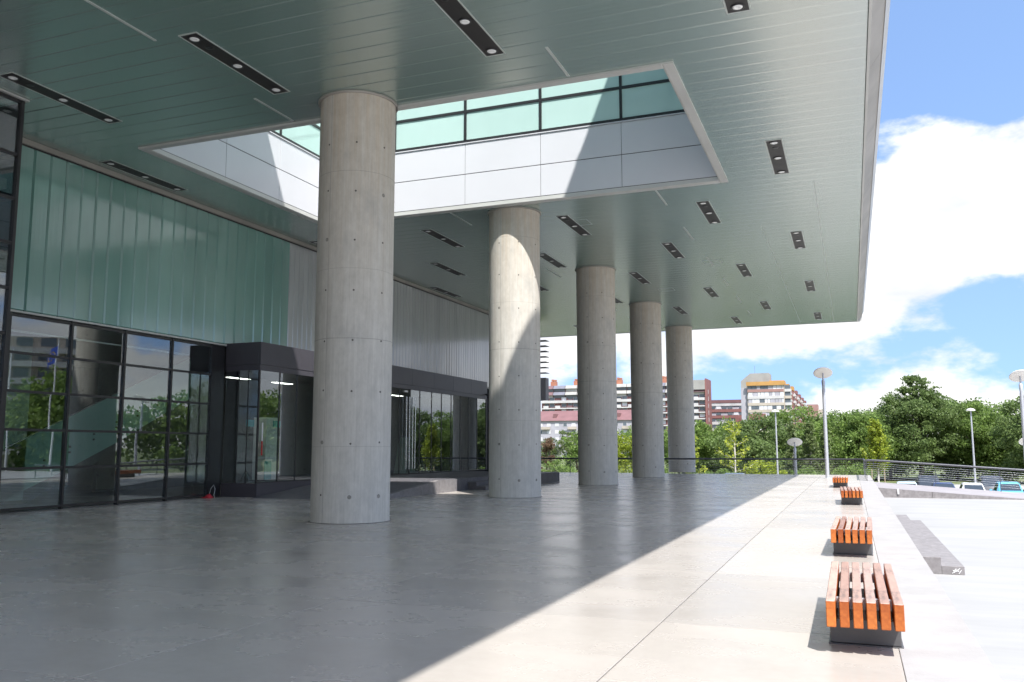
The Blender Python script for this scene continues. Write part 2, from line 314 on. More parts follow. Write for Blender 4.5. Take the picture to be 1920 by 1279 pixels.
# ------------------------------------------------------------------ mesh helpers
class MB:
    def __init__(s): s.v = []; s.f = []; s.sm = []
    def add(s, vs, fs, smooth=False):
        o = len(s.v); s.v += [tuple(q) for q in vs]; s.f += [tuple(i+o for i in f) for f in fs]; s.sm += [smooth]*len(fs); return s
    def box(s, x0, x1, y0, y1, z0, z1):
        return s.add([(x0,y0,z0),(x1,y0,z0),(x1,y1,z0),(x0,y1,z0),(x0,y0,z1),(x1,y0,z1),(x1,y1,z1),(x0,y1,z1)],
                     [(0,3,2,1),(4,5,6,7),(0,1,5,4),(1,2,6,5),(2,3,7,6),(3,0,4,7)])
    def bbox(s, x0, x1, y0, y1, z0, z1, e):
        # box with all edges chamfered by e
        vs = []; idx = {}
        for ax in range(3):
            for sx in (0, 1):
                for sy in (0, 1):
                    for sz in (0, 1):
                        sg = (sx, sy, sz); p = []
                        for a, (lo, hi) in enumerate(((x0, x1), (y0, y1), (z0, z1))):
                            t = hi if sg[a] else lo
                            if a != ax: t += -e if sg[a] else e
                            p.append(t)
                        idx[(ax, sg)] = len(vs); vs.append(p)
        fs = []
        for ax in range(3):
            b, c = (ax+1) % 3, (ax+2) % 3
            for sd in (0, 1):
                q = []
                for (sb, s_c) in ((0,0),(1,0),(1,1),(0,1)):
                    g = [0,0,0]; g[ax] = sd; g[b] = sb; g[c] = s_c; q.append(idx[(ax, tuple(g))])
                fs.append(q if sd else q[::-1])
            for sb in (0, 1):
                for s_c in (0, 1):
                    g0 = [0,0,0]; g1 = [0,0,0]
                    for g, t in ((g0, 0), (g1, 1)): g[ax] = t; g[b] = sb; g[c] = s_c
                    g0 = tuple(g0); g1 = tuple(g1)
                    q = [idx[(b, g0)], idx[(c, g0)], idx[(c, g1)], idx[(b, g1)]]
                    fs.append(q if sb == s_c else q[::-1])
        for sx in (0, 1):
            for sy in (0, 1):
                for sz in (0, 1):
                    g = (sx, sy, sz); q = [idx[(0, g)], idx[(1, g)], idx[(2, g)]]
                    fs.append(q if (sx+sy+sz) % 2 else q[::-1])
        return s.add(vs, fs)
    def tube(s, pts, rad, n=10, cap=True):
        pts = [Vector(p) for p in pts]; rad = rad if isinstance(rad, (list, tuple)) else [rad]*len(pts)
        vs = []; fs = []
        ref = None
        for i, p in enumerate(pts):
            d = (pts[min(i+1, len(pts)-1)]-pts[max(i-1, 0)]).normalized()
            a = (Vector((0, 0, 1)) if abs(d.z) < 0.9 else Vector((1, 0, 0))) if ref is None else ref
            u = (a - d*a.dot(d)).normalized(); w = d.cross(u); ref = u
            for k in range(n):
                t = 2*math.pi*k/n; vs.append(p+(u*math.cos(t)+w*math.sin(t))*rad[i])
        for i in range(len(pts)-1):
            for k in range(n):
                fs.append((i*n+k, i*n+(k+1) % n, (i+1)*n+(k+1) % n, (i+1)*n+k))
        s.add(vs, fs, True)
        if cap: s.add(vs[:n], [tuple(range(n))[::-1]]); s.add(vs[-n:], [tuple(range(n))])
        return s
    def lathe(s, prof, n=24, c=(0, 0, 0), smooth=True):
        vs = []; fs = []
        for r, z in prof:
            for k in range(n):
                t = 2*math.pi*k/n; vs.append((c[0]+r*math.cos(t), c[1]+r*math.sin(t), c[2]+z))
        for i in range(len(prof)-1):
            for k in range(n): fs.append((i*n+k, i*n+(k+1) % n, (i+1)*n+(k+1) % n, (i+1)*n+k))
        s.add(vs, fs, smooth)
        s.add(vs[:n], [tuple(range(n))[::-1]]); s.add(vs[-n:], [tuple(range(n))]); return s
    def prism(s, poly, axis, a, b):
        # poly: 2D points; axis 'x': (y,z) extruded in x ; 'y': (x,z) ; 'z': (x,y)
        n = len(poly)
        def P(q, t): return {'x': (t, q[0], q[1]), 'y': (q[0], t, q[1]), 'z': (q[0], q[1], t)}[axis]
        vs = [P(q, a) for q in poly]+[P(q, b) for q in poly]
        fs = [tuple(range(n))[::-1], tuple(range(n, 2*n))]+[(i, (i+1) % n, n+(i+1) % n, n+i) for i in range(n)]
        return s.add(vs, fs)
    def mesh(s, name, m):
        me = bpy.data.meshes.new(name); me.from_pydata(s.v, [], s.f); me.update()
        if any(s.sm): me.polygons.foreach_set('use_smooth', s.sm)
        me.materials.append(MATS[m]); return me
    def build(s, name, m, parent=None, loc=(0, 0, 0), rot=None):
        return link(name, s.mesh(name, m), parent, loc, rot)
def link(name, me, parent=None, loc=(0, 0, 0), rot=None):
    o = bpy.data.objects.new(name, me); col.objects.link(o); o.location = loc
    if rot: o.rotation_euler = rot
    if parent is not None: o.parent = parent
    return o
def thing(name, label, cat, loc=(0, 0, 0), rz=0, group=None):
    o = bpy.data.objects.new(name, None); col.objects.link(o); o.location = loc; o.rotation_euler = (0, 0, rz); o.empty_display_size = 0.3
    tag(o, label, cat, group); return o
def tag(o, label, cat, group=None):
    o['label'] = label; o['category'] = cat
    if group: o['group'] = group
    return o
def struct(o): o['kind'] = 'structure'; return o
CACHE = {}
def bx(name, m, parent, x0, x1, y0, y1, z0, z1, e=0.0):
    """one box piece in world coordinates, mesh shared between pieces of one size"""
    d = (round(x1-x0, 4), round(y1-y0, 4), round(z1-z0, 4)); k = (name, m, d, e)
    if k not in CACHE:
        b = MB()
        (b.bbox(-d[0]/2, d[0]/2, -d[1]/2, d[1]/2, -d[2]/2, d[2]/2, e) if e else b.box(-d[0]/2, d[0]/2, -d[1]/2, d[1]/2, -d[2]/2, d[2]/2))
        CACHE[k] = b.mesh(name, m)
    p = Vector(((x0+x1)/2, (y0+y1)/2, (z0+z1)/2))
    if parent is not None:
        q = parent; 
        while q is not None: p = p-q.location; q = q.parent
    return link(name, CACHE[k], parent, p)
def clone(src, loc=None, rz=None, label=None, parent=None):
    o = src.copy(); col.objects.link(o); o.parent = parent
    if loc is not None: o.location = loc
    if rz is not None: o.rotation_euler[2] = rz
    if label: o['label'] = label
    for ch in list(src.children): clone(ch, parent=o)
    return o
def ordn(i): return ('first', 'second', 'third', 'fourth', 'fifth', 'sixth', 'seventh', 'eighth', 'ninth', 'tenth')[i]

T = 10.21            # soffit level
GZ = -2.25           # street and car park level
PZ = -0.43           # lower plaza level
SX0, SX1, SY0, SY1 = -18.3, -3.57, 18.65, 27.5     # roof opening

# ------------------------------------------------------------------ ground
g = MB().box(-1500, 1500, 63, 3000, GZ-1, GZ).build('ground', 'lawn_grass'); struct(g)
g2 = MB().box(-1500, -34, -400, 63, GZ-1, GZ).build('ground', 'lawn_grass'); struct(g2)
g3 = MB().box(16, 1500, -400, 63, GZ-1, PZ-0.1).build('ground', 'pale_concrete'); struct(g3)
struct(MB().box(-70, 60, 58.6, 104, GZ-0.2, GZ+0.012).build('parking_lot', 'asphalt'))
struct(MB().box(0.9, 70, -40, 41.0, PZ-0.6, PZ).build('lower_plaza', 'pale_concrete'))
pv = struct(MB().box(2.5, 70, 48.62, 52.3, GZ, -0.64).build('pavement', 'pale_concrete'))
# entrance terrace: bed, slabs with open joints
ter = struct(MB().box(-34, 0.3, -48, 58.3, GZ-0.2, -0.035).build('terrace', 'bed_mortar'))
XL = [0.297, -1.82]+[-1.82-3.66*i for i in range(1, 6)]+[-23.6]
YL = [5.09+3.62*i for i in range(-12, 15)]+[58.3]
for i in range(len(XL)-1):
    for j in range(len(YL)-1):
        if YL[j+1]-YL[j] < 0.3: continue
        bx('floor_slab', 'polished_concrete', ter, XL[i+1]+0.0065, XL[i]-0.0065, YL[j]+0.0065, YL[j+1]-0.0065, -0.03, 0.0, 0.0015)
cop = struct(MB().box(0.3, 0.93, -48, 58.3, GZ-0.2, -0.05).build('terrace_coping', 'joint_filler'))
for i in range(-10, 16):
    y0 = 3.9*i-0.6; y1 = min(y0+3.9, 58.3)
    if y1-y0 < 0.2: continue
    bx('coping_slab', 'coping_concrete', cop, 0.2945, 0.952, y0+0.006, y1-0.006, -0.05, 0.004, 0.004)
# ramp leaving the terrace to the right, sloping down
def rp(x): return -0.05-0.0685*(x-0.955)
ramp_ = struct(MB().prism([(0.955, GZ), (0.955, rp(0.955)), (9.5, rp(9.5)), (16, rp(9.5)), (16, GZ)], 'y', 41.0, 48.6).build('vehicle_ramp', 'ramp_concrete'))
for i in range(4):
    x0, x1 = 0.97+2.1*i, 0.97+2.1*(i+1)-0.012
    MB().prism([(x0, PZ-0.3), (x0, rp(x0)+0.03), (x1, rp(x1)+0.03), (x1, PZ-0.3)], 'y', 40.85, 41.12).build('edge_stone', 'granite', ramp_)
bx('wall_lamp', 'white_plastic', ramp_, 1.72, 1.78, 40.80, 40.85, -0.28, -0.06)

# granite steps from terrace to lower plaza
st = thing('granite_steps', 'two granite steps with a chalk scrawl down from the terrace edge to the sunlit plaza', 'steps', (1.3, 21.6, PZ))
bx('step', 'granite', st, 0.956, 1.32, 16.65, 26.7, PZ, -0.15, 0.006)
bx('step', 'granite', st, 1.322, 1.67, 16.65, 26.7, PZ, -0.29, 0.006)
gr = MB()
for k, (a, b_) in enumerate((((0.10, 0.02), (0.16, 0.10)), ((0.16, 0.10), (0.13, 0.03)), ((0.15, 0.05), (0.22, 0.11)), ((0.20, 0.02), (0.24, 0.08)), ((0.11, 0.07), (0.2, 0.06)))):
    gr.tube([(1.38+a[0], 16.647, PZ+a[1]), (1.38+b_[0], 16.647, PZ+b_[1])], 0.006, 5)
gr.build('chalk_scrawl', 'white_plastic', st, (-1.3, -21.6, -PZ))

# ------------------------------------------------------------------ museum upper storeys (solid body round the roof opening)
mb = thing('museum_building', 'modern museum block raised over the entrance terrace on concrete columns', 'building', (-20, 27, 0))
u = MB()
u.box(-40, SX0-0.12, -5, 63, T+0.13, 23.5); u.box(SX1+0.12, 0.7, -5, 63, T+0.13, 23.5)
u.box(SX0-0.12, SX1+0.12, -5, SY0-0.12, T+0.13, 23.5); u.box(SX0-0.12, SX1+0.12, SY1+0.12, 63, T+0.13, 23.5)
u.build('upper_storeys', 'roof_body', mb, (20, -27, 0))
MB().box(-40, -21.12, -48, 57, 5.45, T+0.12).build('upper_wall_core', 'interior_dark', mb, (20, -27, 0))
MB().box(-40, -33, -48, 57, 0, 5.45).build('back_wall', 'interior_dark', mb, (20, -27, 0))
MB().box(-33, -21.0, 56.7, 57, 0, 5.45).build('end_wall', 'charcoal_panel', mb, (20, -27, 0))
MB().box(-33, -21.05, -48, 56.7, -0.2, 0.02).build('hall_floor', 'interior_floor', mb, (20, -27, 0))
# fascia along the roof edge: soffit lip, gutter channel, outer lip
f = MB().prism([(0.70, T+0.02), (0.70, T-0.03), (0.76, T-0.03), (0.76, T+0.02)], 'y', -5, 63.02); f.build('edge_trim', 'trim_metal', mb, (20, -27, 0))
k = 0
for y in np.arange(-5, 62.9, 5.1):
    MB().prism([(0.765, T+0.03), (1.05, T+0.42), (1.05, T+1.2), (0.765, T+1.2)], 'y', y+0.006, min(y+5.094, 63)).build('gutter_panel', 'gutter_metal', mb, (20, -27, 0))
    MB().prism([(1.052, T+0.40), (1.16, T+0.62), (1.16, T+13), (1.052, T+13)], 'y', y+0.004, min(y+5.096, 63)).build('outer_lip', 'trim_metal', mb, (20, -27, 0))
MB().prism([(63.0, T-0.03), (63.22, T+0.25), (63.22, T+13), (63.0, T+13)], 'x', -40, 1.05).build('end_fascia', 'trim_metal', mb, (20, -27, 0))

# soffit of boards
sf = thing('soffit', 'pale green glossy board ceiling under the museum overhang', 'ceiling', (-10, 27, T))
BW = 0.5535
y = SY0-BW*50
while y < 63:
    a, b_ = y+0.005, min(y+BW-0.005, 63)
    if b_ > -5 and b_-a > 0.1:
        a = max(a, -5)
        mid = (a+b_)/2
        x0 = -20.93 if a < 57 else -30
        if SY0-0.05 < mid < SY1+0.15:
            bx('soffit_board', 'soffit_panel', sf, x0, SX0-0.2, a, b_, T, T+0.03, 0.014); bx('soffit_board', 'soffit_panel', sf, SX1+0.2, 0.695, a, b_, T, T+0.03, 0.014)
        else: bx('soffit_board', 'soffit_panel', sf, x0, 0.695, a, b_, T, T+0.03, 0.014)
    y += BW
MB().box(-30, 0.69, -5, SY0-0.13, T+0.031, T+0.12).build('backing', 'joint_strip', sf, (10, -27, -T))
MB().box(-30, 0.69, SY1+0.13, 63, T+0.031, T+0.12).build('backing', 'joint_strip', sf, (10, -27, -T))
for X in (-13.25, -5.7):
    for a, b_ in ((11.25, 13.45), (16.72, 18.3), (27.9, 29.84), (33.1, 35.4), (38.6, 40.9), (44.2, 46.4), (49.7, 52.1), (55.3, 57.5)):
        bx('joint_cover', 'joint_strip', sf, X-0.03, X+0.03, a, b_, T-0.012, T-0.001)
for X, a, b_ in ((-0.75, 28.8, 63), (-2.9, 34, 62)):
    bx('joint_cover', 'joint_strip', sf, X-0.012, X+0.012, a, b_, T-0.006, T-0.001)
for (X, Y) in ((-9.3, 31.0), (-9.0, 46.3), (-5.6, 40.0)):
    fr = MB(); h = 0.42
    for q in ((X-h, X+h, Y-h, Y-h+0.03), (X-h, X+h, Y+h-0.03, Y+h), (X-h, X-h+0.03, Y-h+0.031, Y+h-0.031), (X+h-0.03, X+h, Y-h+0.031, Y+h-0.031)): fr.box(*q, T-0.008, T-0.001)
    fr.build('access_hatch', 'joint_strip', sf, (10, -27, -T))

# frame round the roof opening + lined well with panels and glazing
wl = thing('roof_opening', 'square roof opening lined with white panels and turquoise glass', 'skylight', ((SX0+SX1)/2, (SY0+SY1)/2, T))
wo = (-(SX0+SX1)/2, -(SY0+SY1)/2, -T)
fr = 0.26
def frame_piece(p, ax, a, b_):
    MB().prism(p, ax, a, b_).build('frame_trim', 'trim_metal', wl, wo)
for ax, a, b_, s, e in (('y', SY0-fr, SY1+fr, SX0, -1), ('y', SY0-fr, SY1+fr, SX1, 1), ('x', SX0+0.001, SX1-0.001, SY0, -1), ('x', SX0+0.001, SX1-0.001, SY1, 1)):
    frame_piece([(s, T-0.03), (s+e*0.05, T-0.05), (s+e*fr, T-0.05), (s+e*fr, T-0.003), (s+e*0.06, T+0.10), (s, T+0.10)], ax, a, b_)
rows = ((10.33, 11.43), (11.45, 12.56))
def well_side(ax, pos, a0, edges, sgn):
    # pos: wall plane ; edges: joints along the wall ; sgn: direction of outward normal into the opening
    for i in range(len(edges)-1):
        a, b_ = edges[i]+0.008, edges[i+1]-0.008
        for z0, z1 in rows:
            z1 -= 0.006
            q = (a, b_, pos-0.05*sgn, pos) if ax == 'x' else (pos-0.05*sgn, pos, a, b_)
            q = (q[0], q[1], min(q[2:]), max(q[2:])) if ax == 'x' else (min(q[:2]), max(q[:2]), q[2], q[3])
            bx('cladding_panel', 'white_panel', wl, *q, z0, z1, 0.004)
        z = 12.66
        zs = [12.66, 13.78]+[13.78+1.62*j for j in range(1, 7)]
        for j in range(len(zs)-1):
            p0 = pos-0.03*sgn; d = 0.012
            q = (a+0.03, b_-0.03, min(p0, p0-d*sgn), max(p0, p0-d*sgn))
            q = q if ax == 'x' else (q[2], q[3], q[0], q[1])
            bx('window_pane', 'teal_fritted_glass', wl, *q, zs[j]+0.05, min(zs[j+1]-0.05, 23.4))
    lo, hi = edges[0], edges[-1]
    def bar(a, b_, z0, z1, d0, d1, m, nm):
        p = sorted((pos-d0*sgn, pos-d1*sgn)); q = (a, b_, p[0], p[1]) if ax == 'x' else (p[0], p[1], a, b_)
        bx(nm, m, wl, *q, z0, z1)
    bar(lo, hi, 12.565, 12.60, -0.03, 0.07, 'white_panel', 'sill')
    bar(lo, hi, 12.602, 12.71, 0.0, 0.07, 'black_frame', 'transom')
    for j in range(7): 
        zz = 13.78+1.62*j
        if zz < 23.3: bar(lo, hi, zz-0.05, zz+0.05, 0.0, 0.07, 'black_frame', 'transom')
    for e in edges[1:-1]: 
        bar(e-0.045, e+0.045, 12.711, 23.4, -0.012, 0.071, 'black_frame', 'mullion')
        bar(e-0.007, e+0.007, 10.33, 12.56, 0.02, 0.06, 'black_frame', 'panel_joint')
    bar(lo, hi, 11.424, 11.45, 0.02, 0.06, 'black_frame', 'panel_joint')
    bar(lo, hi, 10.30, 10.332, 0.01, 0.06, 'black_frame', 'panel_joint')
XE = [SX0, -15.35, -12.48, -9.61, -6.74, SX1]; YE = [SY0+0.002, 21.8, 24.6, SY1-0.002]
well_side('x', SY1, 0, XE, -1); well_side('x', SY0, 0, XE, 1)
well_side('y', SX0, 0, YE, 1); well_side('y', SX1, 0, YE, -1)

# ------------------------------------------------------------------ columns
cp = MB()
prof = [(0.945, 0.0), (0.923, 0.02)]+[(0.923, 0.02+z) for z in (2.4, 4.9, 7.4)]+[(0.923, T-0.002)]
cp.lathe(prof, 72)
ch = thing('concrete_column', 'x', 'column', (0, 0, 0), 0, 'round concrete columns under the overhang')
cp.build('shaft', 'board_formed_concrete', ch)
MB().lathe([(0.975, T-0.05), (0.985, T-0.04), (0.985, T-0.002), (0.93, T-0.002)], 64).build('collar', 'gutter_metal', ch)
MB().lathe([(0.965, 0.0), (0.955, 0.01), (0.92, 0.012)], 64).build('base_seal', 'tie_dark', ch)
th = MB().tube([(0.916, 0, 0), (0.925, 0, 0)], [0.026, 0.024], 10).mesh('tie_hole', 'tie_dark')
th2 = MB().tube([(0.918, 0, 0), (0.9255, 0, 0)], [0.05, 0.046], 12).mesh('tie_hole', 'tie_soft')
rng = random.Random(4)
base_a = math.atan2(-1, 0)-math.radians(0)
for zi in range(9):
    z = 0.62+1.19*zi
    if z > T-0.25: continue
    for k in range(8):
        a = R(-60.0+45*k)
        o = link('tie_hole', th2 if (zi < 2 and rng.random() < 0.6) or rng.random() < 0.12 else th, ch, (0, 0, z+rng.uniform(-.03, .03)), (0, 0, a))
CL = ['nearest and thickest round concrete column standing in front of the glass entrance', 'round concrete column with the sunlit arch shape on its face', 'third round concrete column from the camera, right of the sunlit one', 'fourth round concrete column, second from the far end of the row', 'farthest and thinnest looking round concrete column at the terrace end']
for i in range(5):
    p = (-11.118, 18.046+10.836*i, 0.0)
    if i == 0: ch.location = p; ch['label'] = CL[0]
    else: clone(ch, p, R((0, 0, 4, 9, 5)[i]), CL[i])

# ------------------------------------------------------------------ light trays in the soffit
lt = thing('light_tray', 'x', 'ceiling light', (0, 0, T), 0, 'black three-lamp trays in the ceiling')
fr_ = MB(); hw, hl = 0.235, 1.62
for q in ((-hw, -hw+0.03, -hl, hl), (hw-0.03, hw, -hl, hl), (-hw+0.03, hw-0.03, -hl, -hl+0.03), (-hw+0.03, hw-0.03, hl-0.03, hl)): fr_.box(*q, -0.012, -0.002)
fr_.build('rim', 'joint_strip', lt)
MB().box(-hw+0.031, hw-0.031, -hl+0.031, hl-0.031, -0.009, -0.002).build('tray', 'tray_black', lt)
ring = MB().lathe([(0.135, -0.010), (0.135, -0.028), (0.105, -0.030), (0.10, -0.012)], 20).mesh('lamp', 'black_frame')
refl = MB().lathe([(0.098, -0.013), (0.098, -0.030), (0.05, -0.033), (0.04, -0.024)], 18).mesh('reflector', 'lamp_reflector')
for yy in (-1.4, -0.02, 1.38):
    o = link('lamp', ring, lt, (0, yy, 0)); link('reflector', refl, o)
MB().lathe([(0.09, -0.010), (0.09, -0.014), (0.05, -0.016)], 16).build('speaker_grille', 'black_frame', lt, (0.0, -0.95, 0))
A = [-17.65, -12.42, -6.85, -1.68]; B = [-20.42, -15.2, -9.6, -4.47]
rowsL = [(7.95, B), (13.45, A), (18.93, [-20.36]), (24.38, [-1.65]), (29.78, [-20.4]+B[1:]), (35.42, A), (40.95, B), (46.45, A), (52.15, B), (57.75, A)]
first = True
posn = {4: ('next to the glass wall', 'second from the glass wall', 'second from the roof edge', 'next to the roof edge')}
for r_, (y0, xs) in enumerate(rowsL):
    for c_, X in enumerate(xs):
        if r_ == 0 and c_ > 0: continue
        if len(xs) == 1: lab = 'black three-lamp ceiling tray beside the roof opening, ' + ('along the green glass wall' if X < -10 else 'along the bright roof edge')
        elif r_ == 0: lab = 'black ceiling tray cut by the top left corner of the picture'
        else: lab = 'black ceiling light tray %s, %s row from the camera' % (posn[4][c_], ordn(r_))
        p = (X, y0+1.62, T)
        if first: lt.location = p; lt['label'] = lab; first = False
        else: clone(lt, p, 0, lab)

# ------------------------------------------------------------------ channel-glass walls
gw = thing('green_glass_wall', 'tall wall of green channel glass panels above the left glazing', 'glass wall', (-20.95, 22.5, 5.38))
y = 14.9
while y < 28.5:
    bx('channel_panel', 'green_channel_glass', gw, -21.1, -20.955+0.004*math.sin(y*7), y+0.003, y+0.5435-0.003, 5.43, T-0.16, 0.04); y += 0.5435
yend = y
ww = thing('grey_glass_wall', 'long grey channel glass wall above the entrance band', 'glass wall', (-20.95, 43, 5.38))
i = 0
while y < 56.6:
    bx('channel_panel', 'grey_channel_glass', ww, -21.1, -20.955+0.003*math.sin(y*5), y+0.003, y+0.322-0.003, 5.43, T-0.16, 0.03); y += 0.322
for th_, a, b_ in ((gw, 14.72, yend), (ww, yend+0.001, 56.9)):
    bx('top_channel', 'gutter_metal', th_, -21.1, -20.88, a, b_, T-0.16, T-0.005)
    bx('shadow_gap', 'black_frame', th_, -21.1, -20.93, a, b_, T-0.20, T-0.161)
    bx('bottom_channel', 'trim_metal', th_, -21.1, -20.90, a, b_, 5.37, 5.425)

# lower curtain wall left
cw = thing('curtain_wall', 'black framed glass wall reflecting sky and trees below the green glass', 'glass wall', (-20.95, 20, 0))
ys = [14.72, 16.65, 18.67, 20.68, 22.70, 24.66]; zs = [0.09, 1.17, 2.21, 3.25, 4.29, 5.30]
for e in ys: bx('mullion', 'black_frame', cw, -21.07, -20.93, e-0.035, e+0.035, 0.0, 5.365)
for e in zs: bx('transom', 'black_frame', cw, -21.06, -20.945, ys[0]-0.03, ys[-1]+0.03, e-0.035, e+0.035)
rr = random.Random(2)
for i in range(5):
    for j in range(5):
        o = bx('window_pane', 'clear_glazing', cw, -20.995, -20.983, ys[i]+0.036, ys[i+1]-0.036, zs[j]+0.036, zs[j+1]-0.036)
        o.rotation_euler = (0, R(rr.uniform(-.12, .12)), R(rr.uniform(-.12, .12)))
bx('end_panel', 'black_frame', cw, -21.06, -20.96, 24.70, 25.325, 0.0, 5.362)
# projecting glass box at far left
gb = thing('glass_bay', 'projecting black framed glass bay at the left picture edge', 'glass wall', (-18.55, 8, 0))
zs2 = [0.06]+[0.06+1.09*i for i in range(1, 10)]; ys2 = [14.68-2.02*i for i in range(10)]
zs2[-1] = T-0.08
for e in ys2: bx('mullion', 'black_frame', gb, -18.67, -18.53, e-0.04, e+0.04, 0, T-0.012)
for e in zs2: bx('transom', 'black_frame', gb, -18.66, -18.545, ys2[-1], ys2[0], e-0.035, e+0.035)
bx('head_trim', 'trim_metal', gb, -18.70, -18.45, ys2[-1], ys2[0]+0.1, T-0.05, T-0.011)
for i in range(9):
    for j in range(9): bx('window_pane', 'clear_glazing', gb, -18.605, -18.593, ys2[i+1]+0.041, ys2[i]-0.041, zs2[j]+0.036, zs2[j+1]-0.036)
bx('return_pane', 'car_glass', gb, -20.9, -18.69, 14.66, 14.672, 0.1, T-0.1)
for z in zs2[1:-1]: bx('transom', 'black_frame', gb, -20.9, -18.671, 14.645, 14.715, z-0.03, z+0.03)
bx('inner_wall', 'interior_dark', gb, -20.93, -20.7, -3.4, 14.5, 0.0, T-0.02)
bx('bay_floor', 'interior_dark', gb, -20.69, -18.68, -3.4, 14.5, 3.9, 4.15)
bx('bay_floor', 'interior_dark', gb, -20.69, -18.68, -3.4, 14.5, 7.9, 8.15)

# inside the hall: staircase with frosted balustrade and a pale pier
sr = thing('staircase', 'staircase with frosted green glass balustrade seen through the left glazing', 'staircase', (-24.1, 22.5, 0))
so = (24.1, -22.5, 0)
MB().prism([(18.6, 1.40), (23.0, 3.42), (27.0, 5.2), (27.0, 3.6), (25.7, 2.98), (23.5, 1.9), (21.6, 1.07), (18.9, 0.0)], 'x', -24.02, -24.0).build('balustrade', 'frosted_green_glass', sr, so)
MB().tube([(-24.01, 18.6, 1.43), (-24.01, 23.0, 3.45), (-24.01, 27, 5.23)], 0.025, 8).build('handrail', 'handle_steel', sr, so)
s_ = MB().prism([(18.9, 0.02), (27, 3.7), (27, 3.2), (20.1, 0.02)], 'x', -26.2, -24.06); s_.build('stringer', 'interior_dark', sr, so)
for q in range(20): bx('tread', 'interior_floor', sr, -26.2, -24.07, 19.05+0.38*q, 19.05+0.38*q+0.36, 0.10+0.172*q, 0.14+0.172*q)
for q in range(6):
    for d in (0, 0.18): MB().tube([(-23.995, 20.6+0.95*q, 1.15+0.43*q+d), (-23.96, 20.6+0.95*q, 1.15+0.43*q+d)], 0.035, 8).build('glass_clamp', 'black_frame', sr, so)
pr_ = thing('interior_pier', 'pale green pier inside the hall at the left glazing', 'pillar', (-24.0, 19.6, 0.02))
bx('shaft', 'interior_pale', pr_, -24.6, -24.0+0.0, 19.05, 19.93, 0.02, 5.2); bx('base', 'interior_dark', pr_, -24.62, -23.98, 19.03, 19.95, 0.02, 0.12)
for k_, (x_, y_) in enumerate(((-25.8, 17.3), (-22.0, 27.4), (-22.0, 30.2), (-21.6, 34.4), (-21.8, 39.6))):  # first lamp is added out of sight to light the stair balustrade
    q_ = thing('ceiling_luminaire', ('added lamp lighting the stair balustrade, unseen behind the glass bay', 'lit ceiling lamp behind the entrance glass left of the nearest column', 'lit ceiling lamp inside the entrance hidden by the nearest column', 'lit ceiling lamp inside the entrance just right of the nearest column', 'lit ceiling lamp inside above the glass doors')[k_], 'ceiling lamp', (x_, y_, 4.44 if k_ > 0 else 5.4), 0, 'lit ceiling lamps indoors')
    MB().box(-0.14, 0.14, -0.62, 0.62, -0.05, 0.0).build('housing', 'tray_black', q_); MB().box(-0.11, 0.11, -0.59, 0.59, -0.058, -0.051).build('diffuser', 'lit_lamp', q_)
ll = tag(bx('white_strip', 'white_plastic', None, -21.9, -21.82, 16.9, 24.4, 4.98, 5.02), 'thin white strip along the ceiling edge inside the left glazing', 'ceiling strip')  # plain strip at the glazing head, not a lamp

# ------------------------------------------------------------------ entrance band with glass doors
en = thing('entrance_pavilion', 'charcoal topped glass entrance pavilion with long steel door handles', 'entrance', (-19.4, 36, 0))
EX, EY0, EY1 = -19.4, 25.33, 46.0
yy = [EY0]+[26.53+1.0*0 , 27.61]+[28.75+1.15*i for i in range(6)]+[35.67, 36.66, 37.68, 38.96, 40.08, 41.23, 42.38, 43.47, 44.61, EY1-0.1]
yf = [EY0+2.3*i for i in range(9)]+[EY1]
for i in range(9): bx('fascia_panel', 'charcoal_panel', en, EX-0.1, EX, yf[i]+0.004, yf[i+1]-0.004, 4.66, 5.46, 0.003)
bx('fascia_strip', 'charcoal_panel', en, EX-0.1, EX-0.012, EY0, EY1, 4.46, 4.652)
bx('fascia_end', 'charcoal_panel', en, -20.93, EX-0.101, EY0, EY0+0.1, 4.66, 5.46, 0.003); bx('fascia_strip', 'charcoal_panel', en, -20.93, EX-0.101, EY0+0.012, EY0+0.1, 4.46, 4.652)
bx('roof', 'charcoal_panel', en, -20.94, EX-0.102, EY0+0.101, EY1-0.11, 5.2, 5.36); bx('ceiling', 'interior_dark', en, -20.94, EX-0.102, EY0+0.101, EY1-0.11, 4.5, 4.6)
bx('end_wall', 'charcoal_panel', en, -20.93, EX-0.0, EY1-0.1, EY1, 0.47, 4.455)
bx('plinth', 'charcoal_panel', en, -20.93, EX, EY0, EY0+6.2, 0.0, 0.47)
for e in yy: bx('mullion', 'black_frame', en, EX-0.07, EX-0.02, e-0.018, e+0.018, 0.475, 4.455)
bx('mullion', 'black_frame', en, EX-0.05, EX-0.015, EY0+0.005, EY0+0.05, 0.475, 4.455)
for i in range(len(yy)-1): bx('window_pane', 'clear_glazing', en, EX-0.05, EX-0.038, yy[i]+0.02, yy[i+1]-0.02, 0.49, 4.45)
bx('bottom_rail', 'black_frame', en, EX-0.075, EX-0.018, EY0+0.06, EY1-0.11, 0.472, 0.52)
for a, b_ in ((-20.9, -20.35), (-20.31, -19.93), (-19.89, -19.47)): bx('window_pane', 'clear_glazing', en, a, b_, EY0+0.03, EY0+0.042, 0.49, 4.45)
for a in (-20.33, -19.91): bx('mullion', 'black_frame', en, a-0.015, a+0.015, EY0+0.015, EY0+0.06, 0.475, 4.455)
for a in (36.18, 36.48, 36.8, 37.05):
    hb = MB().tube([(0, 0, 0.72), (0, 0, 4.1)], 0.022, 10); 
    for z in (1.2, 3.6): hb.tube([(-0.07, 0, z), (0, 0, z)], 0.014, 6)
    hb.build('door_handle', 'handle_steel', en, (0.055, a-36, 0))
